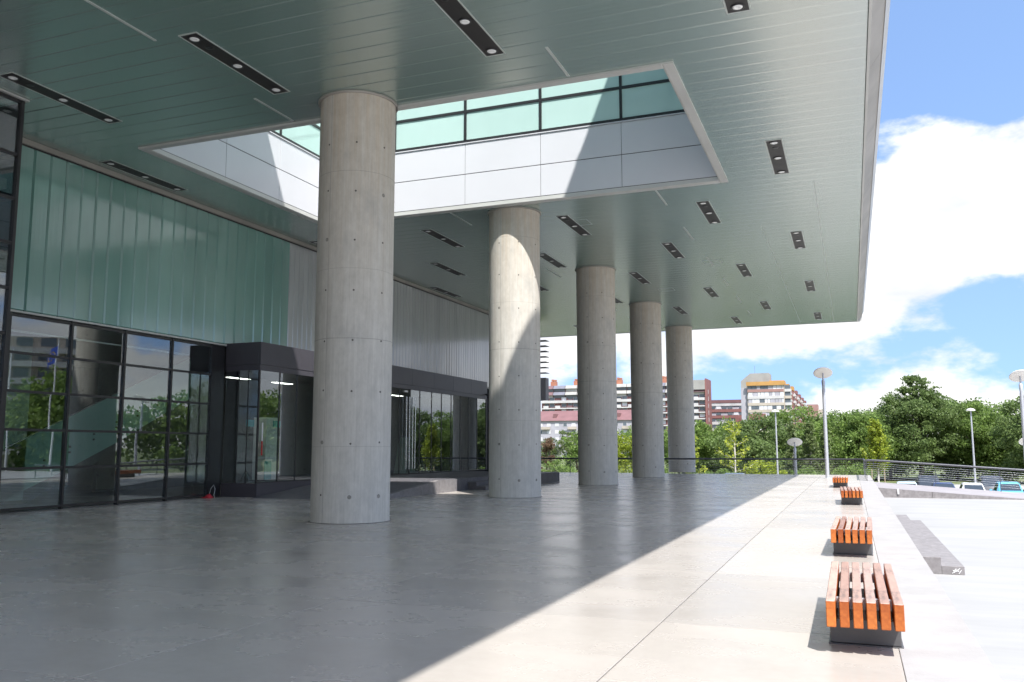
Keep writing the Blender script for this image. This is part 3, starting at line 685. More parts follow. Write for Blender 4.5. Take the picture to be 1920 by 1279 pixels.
bx('push_bar', 'white_plastic', en, EX-0.01, EX+0.02, 25.52, 25.57, 1.95, 2.6); bx('push_bar', 'sign_red', en, EX-0.01, EX+0.02, 25.52, 25.57, 1.45, 1.949)
bx('hall_back', 'interior_dark', en, -28.0, -27.8, EY0+1, EY1+6, 0.02, 5.2)
for a in (26.3, 27.9): bx('poster', 'poster_teal', en, EX-1.3, EX-1.28, a, a+0.45, 2.5, 2.75)
bx('door_sensor', 'white_plastic', en, EX-0.02, EX+0.05, 36.0, 36.3, 4.3, 4.38)
MB().tube([(0.02, 0, 0), (0.14, 0.05, -0.06)], [0.05, 0.06], 12).build('spotlight', 'black_frame', en, (0.0, 9.7, 4.75))
dk = thing('reception_desk', 'white lit counter with a leaning green panel inside the entrance doors', 'counter', (-21.6, 36, 0.48))
bx('counter', 'white_plastic', dk, -21.9, -21.3, 28.3, 29.0, 0.48, 2.9); bx('panel', 'poster_teal', dk, -21.2, -21.15, 28.1, 28.5, 0.5, 1.2)
bx('counter_foot', 'interior_dark', dk, -21.95, -21.25, 28.25, 29.05, 0.03, 0.479)
al = thing('a_frame_board', 'pale green folding board standing behind the glass doors', 'board', (-20.6, 38.4, 0.48))
for s in (-1, 1): MB().prism([(s*0.05-0.02, 1.75), (s*0.05+0.02, 1.75), (s*0.55+0.02, 0), (s*0.55-0.02, 0)], 'x', -0.3, 0.3).build('leaf', 'interior_pale', al)
ct = thing('coat_stand', 'thin black coat stand behind the side glass of the entrance', 'coat stand', (-20.55, 26.2, 0.48))
cs = MB().tube([(0, 0, 0.0), (0, 0, 1.95)], 0.022, 8); cs.build('pole', 'black_frame', ct)
hk = MB()
for q in range(6):
    a = q*math.pi/3; hk.tube([(0, 0, 1.6), (0.16*math.cos(a), 0.16*math.sin(a), 1.78), (0.2*math.cos(a), 0.2*math.sin(a), 2.0)], 0.012, 6)
hk.build('hooks', 'black_frame', ct)
ft = MB()
for q in range(4):
    a = q*math.pi/2; ft.tube([(0, 0, 0.45), (0.25*math.cos(a), 0.25*math.sin(a), 0.02)], 0.014, 6)
ft.build('feet', 'black_frame', ct)

# entrance platform, sloping ramp and side steps
pf = thing('entrance_platform', 'low dark stone platform with a sloping ramp up to the entrance', 'platform', (-16, 33, 0))
po = (16, -33, 0)
MB().box(-19.32, -14.7, 30.1, 42.5, 0.0, 0.40).build('platform_body', 'dark_granite', pf, po)
bx('platform_edge', 'granite', pf, -14.69, -14.66, 30.1, 31.68, 0.0, 0.478)
bx('platform_edge', 'dark_granite', pf, -14.692, -14.68, 31.69, 42.5, 0.0, 0.478)
for i in range(4):
    for j in range(6):
        bx('paving_slab', 'dark_granite' if i or j else 'dark_granite', pf, -19.32+1.155*i+0.004, -19.32+1.155*(i+1)-0.004, 30.1+2.066*j+0.004, 30.1+2.066*(j+1)-0.004, 0.401, 0.48, 0.004)
MB().prism([(24.9, 0.0), (30.09, 0.0), (30.09, 0.478)], 'x', -19.31, -14.85).build('ramp_slope', 'dark_granite', pf, po)
MB().prism([(24.9, 0.0), (30.09, 0.0), (30.09, 0.482), (24.9, 0.012)], 'x', -14.848, -14.66).build('ramp_kerb', 'granite', pf, po)
bx('step', 'dark_granite', pf, -14.678, -14.30, 32.8, 39.6, 0.0, 0.32, 0.006); bx('step', 'dark_granite', pf, -14.298, -13.9, 32.8, 39.6, 0.0, 0.16, 0.006)
bx('end_block', 'dark_granite', pf, -14.678, -13.92, 39.62, 42.48, 0.0, 0.48, 0.006)

# red cloth and cable left on the floor
rc = thing('red_cloth', 'crumpled red cloth with a white cable beside the charcoal plinth', 'cloth', (-20.72, 24.42, 0))
rg = random.Random(8); cb = MB(); vs = []; fs = []
for i in range(9):
    for j in range(7):
        x = -0.32+0.08*i; yv = -0.2+0.065*j; h = 0.16*math.exp(-((x-0.1)**2)/0.03-(yv**2)/0.02)+rg.uniform(0.0, 0.06)+0.02
        vs.append((x, yv, h if 0 < i < 8 and 0 < j < 6 else 0.004))
for i in range(8):
    for j in range(6): fs.append((i*7+j, (i+1)*7+j, (i+1)*7+j+1, i*7+j+1))
cb.add(vs, fs, True); 
rc.scale = (0.6, 0.6, 0.75); cb.build('cloth', 'red_cloth', rc); 
MB().tube([(0.1, 0, 0.12), (0.18, 0.05, 0.45), (0.32, 0.1, 0.60), (0.42, 0.1, 0.42), (0.40, 0.05, 0.15), (0.5, 0, 0.03)], 0.012, 6).build('cable', 'white_plastic', rc)

# fins at the far end of the building
fn = thing('end_louvre', 'stack of thin dark sunshade fins at the far end of the building', 'louvre', (-20.2, 56.9, 5))
for q in range(7): bx('fin', 'bld_slate', fn, -20.95, -19.42, 56.4, 57.2, 6.83+0.375*q, 6.87+0.375*q, 0.008)
bx('end_box', 'bld_lilac', fn, -20.95, -19.44, 56.45, 57.1, 4.95, 6.5, 0.02); bx('fin_post', 'black_frame', fn, -20.98, -20.92, 56.5, 56.6, 0, 9.3)

# ------------------------------------------------------------------ benches
bn = thing('slatted_bench', 'x', 'bench', (0, 0, 0), 0, 'slatted timber benches along the terrace edge')
# local origin: centre of the front edge of the steel base
bb = MB().bbox(-0.285, 0.285, 0.0, 1.80, 0.012, 0.218, 0.006); bb.build('base', 'bench_steel', bn)
MB().box(-0.30, 0.30, -0.02, 1.82, 0.0, 0.011).build('base_plate', 'bench_steel', bn)
for xx in np.linspace(-0.2625, 0.2625, 6):
    MB().bbox(-0.0375, 0.0375, -0.44, 2.24, 0.222, 0.437, 0.006).build('slat', 'varnished_timber', bn, (float(xx), 0, rng.uniform(-.002, .002)), (0, 0, rng.uniform(-.003, .003)))
for yv in (0.05, 1.70):
    for xx in np.linspace(-0.21, 0.21, 5): MB().box(-0.0135, 0.0135, -0.035, 0.035, 0.30, 0.39).build('spacer', 'pole_steel', bn, (float(xx), yv, 0))
BL = [((0.035, 8.33), 'nearest slatted timber bench in the sun at the lower right'), ((-0.065, 15.15), 'second slatted timber bench, beside the granite steps'), ((-0.07, 28.3), 'third and smaller slatted timber bench along the terrace edge'), ((-0.53, 40.0), 'farthest slatted timber bench near the tall disc lamp')]
for i, ((x, yv), lab) in enumerate(BL):
    if i == 0: bn.location = (x, yv, 0); bn['label'] = lab
    else: clone(bn, (x, yv, 0), R((0, -1, 1.2, 0)[i]), lab)

# ------------------------------------------------------------------ lamps
def disc_lamp(loc, h, label):
    t = thing('disc_lamp', label, 'street lamp', loc, 0, 'lamp posts with white disc reflectors')
    MB().tube([(0, 0, 0), (0, 0, 0.5*h), (0, 0, h-0.9)], [0.105, 0.098, 0.09], 16).build('pole', 'pole_steel', t)
    MB().tube([(0, 0, h-0.9), (0, 0, h-0.88), (0, 0, h-0.45), (0, 0, h-0.40)], [0.075, 0.075, 0.10, 0.06], 16).build('lamp_neck', 'pole_steel', t)
    MB().tube([(0, 0, h-0.42), (0, 0.03, h+0.02)], [0.05, 0.035], 12).build('stem', 'pole_steel', t)
    d = MB().lathe([(0.02, -0.03), (0.35, -0.028), (0.50, -0.015), (0.515, 0.0), (0.50, 0.025), (0.3, 0.07), (0.02, 0.085)], 36)
    d.build('reflector_disc', 'lamp_disc_white', t, (0, 0.05, h), (R(-33), 0, R(4)))
    MB().lathe([(0.2, 0), (0.2, 0.02), (0.12, 0.03)], 20).build('base_flange', 'pole_steel', t)
    return t
disc_lamp((-1.33, 51.6, 0), 5.85, 'tall disc lamp standing on the sunlit terrace corner behind the benches')
disc_lamp((-3.71, 64.0, GZ), 4.32, 'short looking disc lamp rising behind the far railing')
disc_lamp((8.30, 51.4, -0.64), 6.0, 'tall disc lamp cut by the right picture edge')
disc_lamp((10.5, 64.0, GZ), 4.32, 'small disc lamp half hidden behind the lamp pole at the right edge')
disc_lamp((14, 40, PZ), 5.9, 'disc lamp out on the plaza mirrored in the entrance glass')
def slim_lamp(loc, h, label):
    t = thing('car_park_lamp', label, 'street lamp', loc, 0, 'slim car park lamp posts')
    MB().tube([(0, 0, 0), (0, 0, h)], [0.085, 0.055], 12).build('pole', 'pole_steel', t)
    MB().lathe([(0.05, -0.06), (0.33, -0.05), (0.35, 0.0), (0.25, 0.1), (0.05, 0.16)], 20).build('lamp_head', 'lamp_disc_white', t, (0, 0, h))
slim_lamp((-6.15, 80, GZ), 7.1, 'slim car park lamp post in front of the trees left of the disc lamps')
slim_lamp((9.2, 80, GZ), 6.95, 'slim car park lamp post behind the parked cars on the right')

# ------------------------------------------------------------------ railings
def railing(name, label, pts, gap, posts, mtl='rail_steel', cable_h=1.0):
    t = thing(name, label, 'railing', pts[0])
    o = Vector(pts[0])
    P = [Vector(p)-o for p in pts]
    MB().tube([p for p in P], 0.055, 12).build('handrail', mtl, t)
    for q in range(8):
        MB().tube([p-Vector((0, 0, 0.16+0.105*q)) for p in P], 0.006, 5).build('cable', 'handle_steel', t)
    for i in range(len(P)-1):
        d = P[i+1]-P[i]; n_ = max(1, int(round(d.length/gap)))
        for k in range(n_+ (1 if i == len(P)-2 else 0)):
            p = P[i]+d*k/n_
            MB().box(-0.01, 0.01, -0.035, 0.035, -posts, 0.0).build('post', mtl, t, p)
            MB().box(-0.04, 0.04, -0.05, 0.05, -posts+0.001, -posts+0.016).build('post_foot', mtl, t, p)
    return t
railing('far_railing', 'dark railing along the far edge of the shaded terrace', [(-33, 58.1, 0.965), (-3.5, 58.1, 0.965), (0.62, 58.1, 0.965), (0.62, 48.8, 0.99)], 3.0, 0.965)
railing('ramp_railing', 'grey cable railing sloping down to the right behind the ramp', [(0.66, 48.5, 1.035), (0.98, 48.5, 1.04), (9.5, 48.5, 0.47), (15.5, 48.5, 0.47)], 3.1, 1.105)

# ------------------------------------------------------------------ cars
def car(label, x, yv, paint, L_=4.1, W_=1.68, H_=1.45, est=False, face=1, lo=GZ+0.012):
    t = thing('parked_car', label, 'car', (x, yv, lo), 0 if face == 1 else math.pi, 'cars parked below the ramp')
    w = W_/2
    # stations along the length, tail at y=-L/2 : (y, zb, z_belt, z_top, w_belt, w_top)
    rt_ = -L_/2
    S = [(rt_, 0.42, 0.62, 0.66, w*0.86, w*0.80), (rt_+0.06, 0.30, 0.80, 0.84, w*0.95, w*0.86), (rt_+(0.14 if est else 0.35), 0.24, 0.92, 0.95, w, w*0.86),
         (rt_+(0.42 if est else 0.95), 0.22, 0.93, H_-0.06, w, w*0.74), (rt_+1.45, 0.22, 0.92, H_, w, w*0.72), (rt_+2.3, 0.22, 0.90, H_-0.03, w, w*0.72),
         (rt_+3.0, 0.22, 0.89, 0.97, w, w*0.84), (L_/2-0.25, 0.24, 0.78, 0.80, w*0.95, w*0.80), (L_/2-0.05, 0.28, 0.62, 0.66, w*0.86, w*0.72), (L_/2, 0.38, 0.52, 0.56, w*0.78, w*0.66)]
    def sec(s):
        yv, zb, zl, zt, wb, wt = s
        return [(-wb*0.9, yv, zb), (-wb, yv, zb+0.12), (-wb, yv, zl-0.06), (-wb*0.98, yv, zl), (-wt, yv, zt-0.05 if zt-zl > .1 else (zt+zl)/2), (-wt*0.9, yv, zt), (wt*0.9, yv, zt), (wt, yv, zt-0.05 if zt-zl > .1 else (zt+zl)/2), (wb*0.98, yv, zl), (wb, yv, zl-0.06), (wb, yv, zb+0.12), (wb*0.9, yv, zb)]
    vs = []; fs = []
    for s in S: vs += sec(s)
    n_ = 12
    for i in range(len(S)-1):
        for k in range(n_): fs.append((i*n_+k, (i+1)*n_+k, (i+1)*n_+(k+1) % n_, i*n_+(k+1) % n_))
    fs.append(tuple(range(n_))); fs.append(tuple(range((len(S)-1)*n_, len(S)*n_))[::-1])
    MB().add(vs, fs, True).build('body', paint, t)
    def lerp(a, b, f_): return tuple(a[i]+(b[i]-a[i])*f_ for i in range(3))
    def pane(i, f0, f1, name):
        a, b_ = sec(S[i]), sec(S[i+1])
        q = [lerp(a[5], b_[5], f0), lerp(a[6], b_[6], f0), lerp(a[6], b_[6], f1), lerp(a[5], b_[5], f1)]
        n = (Vector(q[1])-Vector(q[0])).cross(Vector(q[3])-Vector(q[0])).normalized()
        if n.z < 0: n = -n
        q0 = [Vector(p)+n*0.006 for p in q]; q1 = [Vector(p)-n*0.01 for p in q]
        MB().add(q0+q1, [(0,1,2,3), (4,7,6,5), (0,4,5,1), (1,5,6,2), (2,6,7,3), (3,7,4,0)]).build(name, 'car_glass', t)
    pane(2, 0.12, 0.88, 'rear_window'); pane(5, 0.10, 0.90, 'windscreen')
    for s in (0, 1):
        a, b_, c, d = sec(S[3]), sec(S[4]), sec(S[5]), sec(S[6])
        ia, ib = (3, 4) if s == 0 else (8, 7)
        for (p, q_, f0, f1) in ((a, b_, 0.05, 0.95), (b_, c, 0.03, 0.95), (c, d, 0.02, 0.55)):
            k = [lerp(lerp(p[ia], q_[ia], f0), lerp(p[ib], q_[ib], f0), 0.08), lerp(lerp(p[ia], q_[ia], f1), lerp(p[ib], q_[ib], f1), 0.08), lerp(lerp(p[ia], q_[ia], f1), lerp(p[ib], q_[ib], f1), 0.9), lerp(lerp(p[ia], q_[ia], f0), lerp(p[ib], q_[ib], f0), 0.9)]
            off = Vector((-0.006 if s == 0 else 0.006, 0, 0.002)); q0 = [Vector(v)+off for v in k]; q1 = [Vector(v)-off*2 for v in k]
            MB().add(q0+q1, [(0,1,2,3), (4,7,6,5), (0,4,5,1), (1,5,6,2), (2,6,7,3), (3,7,4,0)]).build('side_window', 'car_glass', t)
    for sx in (-1, 1):
        for yw in (-L_*0.29, L_*0.31):
            wh = MB().tube([(sx*(w-0.19), 0, 0), (sx*(w-0.17), 0, 0), (sx*(w+0.005), 0, 0), (sx*(w+0.01), 0, 0)], [0.29, 0.30, 0.30, 0.28], 20).build('wheel', 'tyre', t, (0, yw, 0.30))
            MB().tube([(sx*(w-0.1), 0, 0), (sx*(w+0.016), 0, 0)], [0.2, 0.19], 16).build('rim', 'rim', wh)
        bl = MB().bbox(-0.13, 0.13, -0.04, 0.03, -0.1, 0.1, 0.02); bl.build('tail_light', 'tail_red', t, (sx*w*0.76, rt_+0.05, 0.75))
        MB().bbox(-0.15, 0.15, -0.05, 0.04, -0.07, 0.07, 0.02).build('headlight', 'white_plastic', t, (sx*w*0.68, L_/2-0.08, 0.60))
        MB().bbox(-0.08, 0.08, -0.05, 0.05, -0.055, 0.055, 0.02).build('wing_mirror', paint, t, (sx*(w+0.07), rt_+2.75, 0.95))
    MB().box(-0.26, 0.26, -0.012, 0.0, -0.055, 0.055).build('number_plate', 'plate_white', t, (0, rt_-0.004, 0.54))
    return t
car('ice blue hatchback, leftmost of the cars parked below the ramp', 3.5, 69.0, 'paint_ice', 3.9, 1.66, 1.52)
car('tall black estate car parked behind the ice blue one', 5.3, 75.2, 'paint_black', 4.5, 1.8, 1.78, True)
car('dark navy blue hatchback right of the black estate', 5.85, 69.2, 'paint_navy', 3.9, 1.66, 1.50)
car('white hatchback parked in the middle of the car row', 7.62, 68.6, 'paint_white', 3.8, 1.6, 1.5)
car('dark grey estate car parked behind the white one', 9.55, 75.0, 'paint_grey', 4.6, 1.82, 1.80, True)
car('bright sky blue hatchback parked near the right picture edge', 9.85, 68.8, 'paint_blue', 3.7, 1.66, 1.58)
car('dark maroon car cut by the right picture edge', 11.75, 69.4, 'paint_maroon', 4.1, 1.68, 1.42)
car('white van roof showing over the terrace edge below the yellow young tree', -8.45, 69.5, 'paint_white', 4.6, 1.9, 2.02, True)

# ------------------------------------------------------------------ trees
def leaves(name, m, pts, size, parent, seed, flat=0.0, loc=(0, 0, 0), asp=1.0):
    r = np.random.default_rng(seed); n = len(pts)
    nrm = r.normal(size=(n, 3)); nrm[:, 2] = np.abs(nrm[:, 2])+flat; nrm /= np.linalg.norm(nrm, axis=1)[:, None]
    a = r.normal(size=(n, 3)); a -= nrm*(a*nrm).sum(1)[:, None]; a /= np.linalg.norm(a, axis=1)[:, None]
    b = np.cross(nrm, a); s = (size*(0.55+0.9*r.random(n)))[:, None]
    k = 0.62*asp
    v = np.empty((n, 4, 3)); v[:, 0] = pts-a*s; v[:, 1] = pts-b*s*k+nrm*s*0.12; v[:, 2] = pts+a*s; v[:, 3] = pts+b*s*k+nrm*s*0.12
    me = bpy.data.meshes.new(name); me.vertices.add(4*n); me.vertices.foreach_set('co', v.reshape(-1))
    me.loops.add(4*n); me.loops.foreach_set('vertex_index', np.arange(4*n, dtype=np.int32))
    me.polygons.add(n); me.polygons.foreach_set('loop_start', np.arange(0, 4*n, 4, dtype=np.int32)); me.polygons.foreach_set('loop_total', np.full(n, 4, dtype=np.int32))
    me.update(); me.validate(); me.materials.append(MATS[m])
    return link(name, me, parent, loc)
def crown_pts(r, n_cl, per, rx, rz, cz, cl, bottom=None):
    out = []
    for _ in range(n_cl):
        d = r.normal(size=3); d /= np.linalg.norm(d); rad = r.random()**0.38
        c = np.array([d[0]*rx*rad, d[1]*rx*rad, cz+d[2]*rz*rad])
        q = cl*(0.55+0.8*r.random())
        e = r.normal(size=(per, 3)); e /= np.linalg.norm(e, axis=1)[:, None]; e *= (r.random(per)**0.45)[:, None]*np.array([q, q, q*0.62])
        out.append(c+e)
    p = np.concatenate(out)
    if bottom is not None: p = p[p[:, 2] > bottom]
    return p
def tree(label, x, yv, h, rx, leaf, seed, n_cl=120, per=190, cl=1.25, ls=0.135, low=0.12, bark='bark', loc_z=GZ, limbs=9, cat='tree', grp='trees behind the car park', nm='broadleaf_tree', top=None):
    t = thing(nm, label, cat, (x, yv, loc_z), 0, grp)
    r = np.random.default_rng(seed); tb = MB(); b0 = low*h
    cz = (h+b0)/2; rz = (h-b0)/2
    lean = r.uniform(-.3, .3, 2)
    tb.tube([(0, 0, -0.1), (lean[0]*.3, lean[1]*.3, h*0.25), (lean[0]*.7, lean[1]*.7, h*0.55), (lean[0], lean[1], h*0.88)], [0.024*h+.03, 0.018*h+.02, 0.011*h, 0.015], 10)
    tb.build('trunk', bark, t)
    lb = MB()
    for k in range(limbs):
        a = k*2.4+r.uniform(-.3, .3); z0 = h*(0.2+0.55*k/limbs); ln = rx*(0.95-0.5*k/limbs)
        lb.tube([(lean[0]*z0/h, lean[1]*z0/h, z0), (ln*.5*math.cos(a), ln*.5*math.sin(a), z0+0.12*h), (ln*.9*math.cos(a), ln*.9*math.sin(a), z0+0.2*h)], [0.009*h, 0.006*h, 0.012], 6)
    lb.build('limbs', bark, t)
    p = crown_pts(r, n_cl, per, rx, rz, cz, cl, 0.15)
    if top is not None:
        p = np.concatenate([p]+top(r))
    leaves('crown', leaf, p, ls, t, seed+1)
    return t
def tufts(h0, n, spread):
    # long pinnate sprays reaching up out of the crown
    def f_(r):
        o = []
        for _ in range(n):
            a = r.random()*6.28; q = spread*r.random()**.6; zt = h0*(1.0-0.30*(q/spread)**1.3)
            for b in range(5):
                e = r.random()*6.28; ln = 0.9+0.5*r.random(); tt = np.linspace(0, 1, 26)
                px = q*math.cos(a)+ln*math.cos(e)*tt; py = q*math.sin(a)+ln*math.sin(e)*tt; pz = zt-0.5+0.55*np.sin(tt*2.2)
                o.append(np.stack([px, py, pz], 1)+r.normal(size=(26, 3))*0.09)
        return o
    return f_
tree('broad green tree below the far housing, right of the farthest column', -15.2, 112, 7.4, 5.0, 'leaf_mid', 11, low=0.02)
tree('round mid green tree in front of the low red block', -10.6, 106, 7.7, 4.6, 'leaf_dark', 12, low=0.02)
tree('bushy green tree in front of the tall apartment block', -6.6, 113, 8.7, 4.8, 'leaf_mid', 13, low=0.02)
tree('dense green tree just left of the tall disc lamp', -2.6, 119, 8.4, 4.6, 'leaf_dark', 14, low=0.02)
tree('bright green tree just right of the tall disc lamp', 0.4, 112, 8.4, 4.2, 'leaf_mid', 15, low=0.02)
tree('dark small tree top peeping between the two green trees', 2.6, 130, 9.0, 3.2, 'leaf_dark', 16, n_cl=70, low=0.1)
tree('tallest dark tree with spiky feathered top above the car park', 7.6, 116, 11.0, 5.4, 'leaf_dark', 17, n_cl=170, low=0.02, top=tufts(12.9, 34, 2.4))
tree('leafy tree filling the gap left of the tallest tree', 4.4, 121, 9.2, 4.2, 'leaf_dark', 27, n_cl=110, low=0.02)
tree('mid green tree on the right side of the tallest tree', 12.0, 121, 9.6, 4.6, 'leaf_mid', 18, n_cl=120, low=0.02)
tree('dark domed tree rising behind the right hand trees', 14.6, 134, 11.3, 4.2, 'leaf_dark', 19, n_cl=110, low=0.05)
tree('wide green tree behind the slim lamp on the right', 15.6, 116, 9.6, 4.6, 'leaf_mid', 20, n_cl=140, low=0.03, limbs=14)
tree('green tree at the right picture edge behind the disc lamp', 19.6, 108, 9.7, 4.8, 'leaf_dark', 21, n_cl=140, low=0.03, limbs=14)
tree('small pale green tree between the second and third columns', -44.0, 139, 7.4, 2.5, 'leaf_pale', 22, n_cl=46, per=70, cl=0.9, low=0.15)
tree('thin brownish tree left of the third column', -43.6, 128, 5.3, 1.2, 'leaf_brown', 23, n_cl=22, per=60, cl=0.7, low=0.15)
tree('olive green tree close right of the second column', -47.8, 139, 6.0, 1.8, 'leaf_pale', 24, n_cl=40, per=70, cl=0.8, low=0.1)
tree('light green tree left edge of the third column', -36.0, 118, 6.2, 2.6, 'leaf_mid', 25, n_cl=60, per=80, cl=0.9, low=0.03)
tree('yellow green bushy tree between the third and fourth columns', -27.4, 110, 5.6, 3.0, 'leaf_yellow', 26, n_cl=60, per=90, cl=0.9, low=0.03)
tree('darker tree top behind the yellow green one between columns', -33.5, 140, 7.5, 2.6, 'leaf_mid', 29, n_cl=50, per=80, cl=0.9, low=0.1)
tree('green tree in the thin gap between fourth and fifth columns', -19.0, 108, 7.4, 3.6, 'leaf_mid', 30, n_cl=80, low=0.03)

def young_tree(label, x, yv, h, spread, leaf, seed, bark='pale_bark', nb=22, up_=0.5, stakes=False, ls=0.10, grp='young trees', nm='young_tree', per=70, low=0.28):
    t = thing(nm, label, 'tree', (x, yv, GZ), 0, grp); r = np.random.default_rng(seed)
    MB().tube([(0, 0, -0.05), (0.05, 0, h*0.5), (0, 0.02, h)], [0.09, 0.06, 0.012], 8).build('trunk', bark, t)
    lb = MB(); P = []
    for k in range(nb):
        f_ = k/nb; z0 = h*(low+(0.96-low)*f_); a = k*2.4+r.uniform(-.4, .4); ln = spread*(1.0-0.75*f_)*r.uniform(.7, 1.1)
        pts = [np.array([0, 0, z0]), np.array([ln*.55*math.cos(a), ln*.55*math.sin(a), z0+ln*up_*.35]), np.array([ln*math.cos(a), ln*math.sin(a), z0+ln*up_])]
        lb.tube(pts, [0.03, 0.018, 0.006], 5)
        tt = r.random(per)**0.8
        q = np.where(tt[:, None] < .5, pts[0]+(pts[1]-pts[0])*tt[:, None]*2, pts[1]+(pts[2]-pts[1])*(tt[:, None]*2-1))
        P.append(q+r.normal(size=(per, 3))*np.array([0.11, 0.11, 0.13]))
    lb.build('branches', bark, t); leaves('crown', leaf, np.concatenate(P), ls, t, seed+1)
    if stakes:
        for sx, sy in ((-.5, -.4), (.5, -.4), (0, .55)): MB().tube([(sx, sy, 0), (sx, sy, 2.1)], 0.045, 8).build('stake', 'stake_wood', t)
    return t
young_tree('young tree with sparse bright yellow branches right of the farthest column', -9.8, 80, 6.5, 2.1, 'leaf_lime', 41, nb=15, per=60, up_=0.45)
young_tree('yellow young tree half hidden behind the farthest column', -13.5, 79, 5.2, 1.5, 'leaf_lime', 42, nb=14, up_=0.6)
young_tree('staked young yellow green tree behind the cable railing', 2.0, 82, 6.2, 1.2, 'leaf_yellow', 43, nb=34, up_=1.3, stakes=True, per=110, ls=.11)
young_tree('pale birch with white trunk left of the disc lamp', -3.9, 92, 6.6, 1.3, 'leaf_pale', 44, nb=32, up_=0.25, per=90, ls=.12, nm='birch_tree', low=.2)
young_tree('second slimmer birch close beside the lamp pole', -2.5, 93, 6.0, 1.15, 'leaf_pale', 45, nb=28, up_=0.2, per=90, ls=.12, nm='birch_tree', low=.15)
young_tree('third small birch left of the white trunked one', -5.7, 94, 6.6, 1.2, 'leaf_pale', 46, nb=28, up_=0.2, per=80, ls=.12, nm='birch_tree', low=.15)
# shrubs below the far railing
SH = [(-34, 92, 2.3, 2.2, 'leaf_brown', 'small dark brown shrub on the lawn right of the second column'), (-30, 90, 2.6, 2.4, 'leaf_mid', 'round green shrub on the lawn left of the third column'), (-20.6, 76, 2.5, 2.4, 'leaf_yellow', 'light green shrub under the railing right of the third column'), (-16.2, 76, 2.3, 1.9, 'leaf_mid', 'green shrub under the railing between fourth and fifth columns'), (-11.4, 77, 2.2, 2.0, 'leaf_mid', 'green shrub under the railing right of the farthest column'), (-8.0, 90, 2.6, 2.6, 'leaf_yellow', 'light shrub behind the white van'), (-4.4, 88, 2.0, 2.0, 'leaf_mid', 'low green shrub behind the short disc lamp'), (-0.6, 96, 2.4, 2.6, 'leaf_mid', 'wide green shrub behind the tall disc lamp pole')]
for i, (x, yv, h, rx, lf, lab) in enumerate(SH):
    tree(lab, x, yv, h, rx, lf, 60+i, n_cl=34, per=90, cl=0.6, ls=0.11, low=0.0, limbs=5, cat='shrub', grp='shrubs below the railing', nm='shrub')
# wood on the right side, outside the picture but mirrored in the glass
r = np.random.default_rng(99); P = []
for i in range(34):
    a = i/33; px = 34+26*a+r.uniform(-4, 4)+30*(1-a)*0; py = 100-115*a+r.uniform(-4, 4); hh = r.uniform(8, 12)
    q = crown_pts(r, 46, 46, 4.6, hh/2, hh/2, 1.6); P.append(q+np.array([px, py, -1.0]))
wd = leaves('tree_belt', 'leaf_mid', np.concatenate(P), 0.3, None, 5); wd['kind'] = 'stuff'; tag(wd, 'belt of green trees mirrored in the glass walls', 'trees')

# ------------------------------------------------------------------ far buildings
def block(name, label, ox, oy, rz=0): return thing(name, label, 'building', (ox, oy, GZ), rz)
def lb_(t, name, m, x0, x1, y0, y1, z0, z1, e=0):
    d = (round(x1-x0, 3), round(y1-y0, 3), round(z1-z0, 3)); k = (name, m, d, e)
    if k not in CACHE: CACHE[k] = MB().box(-d[0]/2, d[0]/2, -d[1]/2, d[1]/2, -d[2]/2, d[2]/2).mesh(name, m)
    return link(name, CACHE[k], t, ((x0+x1)/2, (y0+y1)/2, (z0+z1)/2))
rb = random.Random(5)
# 1. long brick and white balcony block
t = block('apartment_block', 'long red brick apartment block with white balcony bands and orange chimneys', -140, 400)
Lx, FH = 79.0, 2.9
lb_(t, 'wall', 'bld_brick', 0, Lx, 0.6, 14, 0, 27.6)
lb_(t, 'end_wall', 'bld_brick', Lx, Lx+0.6, -1.2, 14, 4, 35.2)
for f_ in range(9):
    z = 2.2+FH*f_
    lb_(t, 'floor_band', 'bld_white', 0, Lx-0.1, -0.8, 0.59, z, z+(0.55 if f_ < 8 else 1.2))
    for c_ in range(13):
        x = 1.0+6.0*c_
        lb_(t, 'balcony_panel', ('bld_white', 'bld_mauve', 'bld_brick')[(c_*2+f_*(c_ % 2)) % 3], x+0.2, x+2.8, -0.75, -0.6, z+0.56, z+1.6)
        w_ = lb_(t, 'window', 'bld_white', x+3.1, x+5.5, 0.35, 0.598, z+1.0, z+2.75); lb_(w_, 'pane', 'bld_glass' if rb.random() < .7 else 'bld_shutter', -1.1, 1.1, -0.16, -0.13, -0.78, 0.78)
        if c_ % 2 == 0: lb_(t, 'window', 'bld_glass', x+0.4, x+2.6, 0.5, 0.598, z+1.2, z+2.7)
cols = ['bld_mauve', 'bld_concrete', 'bld_concrete', 'bld_slate']
for c_ in range(13):
    x = 6.07*c_; m_ = cols[(c_*3+0) % 4] if c_ not in (0,) else 'bld_mauve'
    for lv in range(2):
        z = 27.6+3.1*lv+0.2
        MB().prism([(-1.0+0.5*lv, z+1.4), (0.3+0.5*lv, z+3.0), (6.0, z+3.0), (6.0, z+1.4)], 'x', x+0.1, x+5.9).build('roof_slope', m_, t)
        lb_(t, 'attic_window', 'bld_white' if (c_+lv) % 3 == 0 else 'bld_glass', x+0.3, x+5.7, 0.4, 0.6, z+0.1, z+1.39)
        lb_(t, 'attic_wall', 'bld_mauve', x, x+6.0, 0.61, 6.0, z-0.2, z+1.4)
for x in (3.4, 15.2, 36.4, 58):
    q = lb_(t, 'chimney', 'bld_orange', x, x+2.6, 4, 7, 33.2, 36.2); lb_(q, 'cap', 'bld_orange', -1.0, -0.1, -1, 1, 1.7, 2.6); lb_(q, 'cap', 'bld_orange', 0.3, 1.2, -1, 1, 1.7, 2.4)
for f_ in range(8): lb_(t, 'slit_window', 'bld_white', Lx-0.05+0.1, Lx+0.62, 4, 5.2, 6+3.2*f_, 8.0+3.2*f_); 
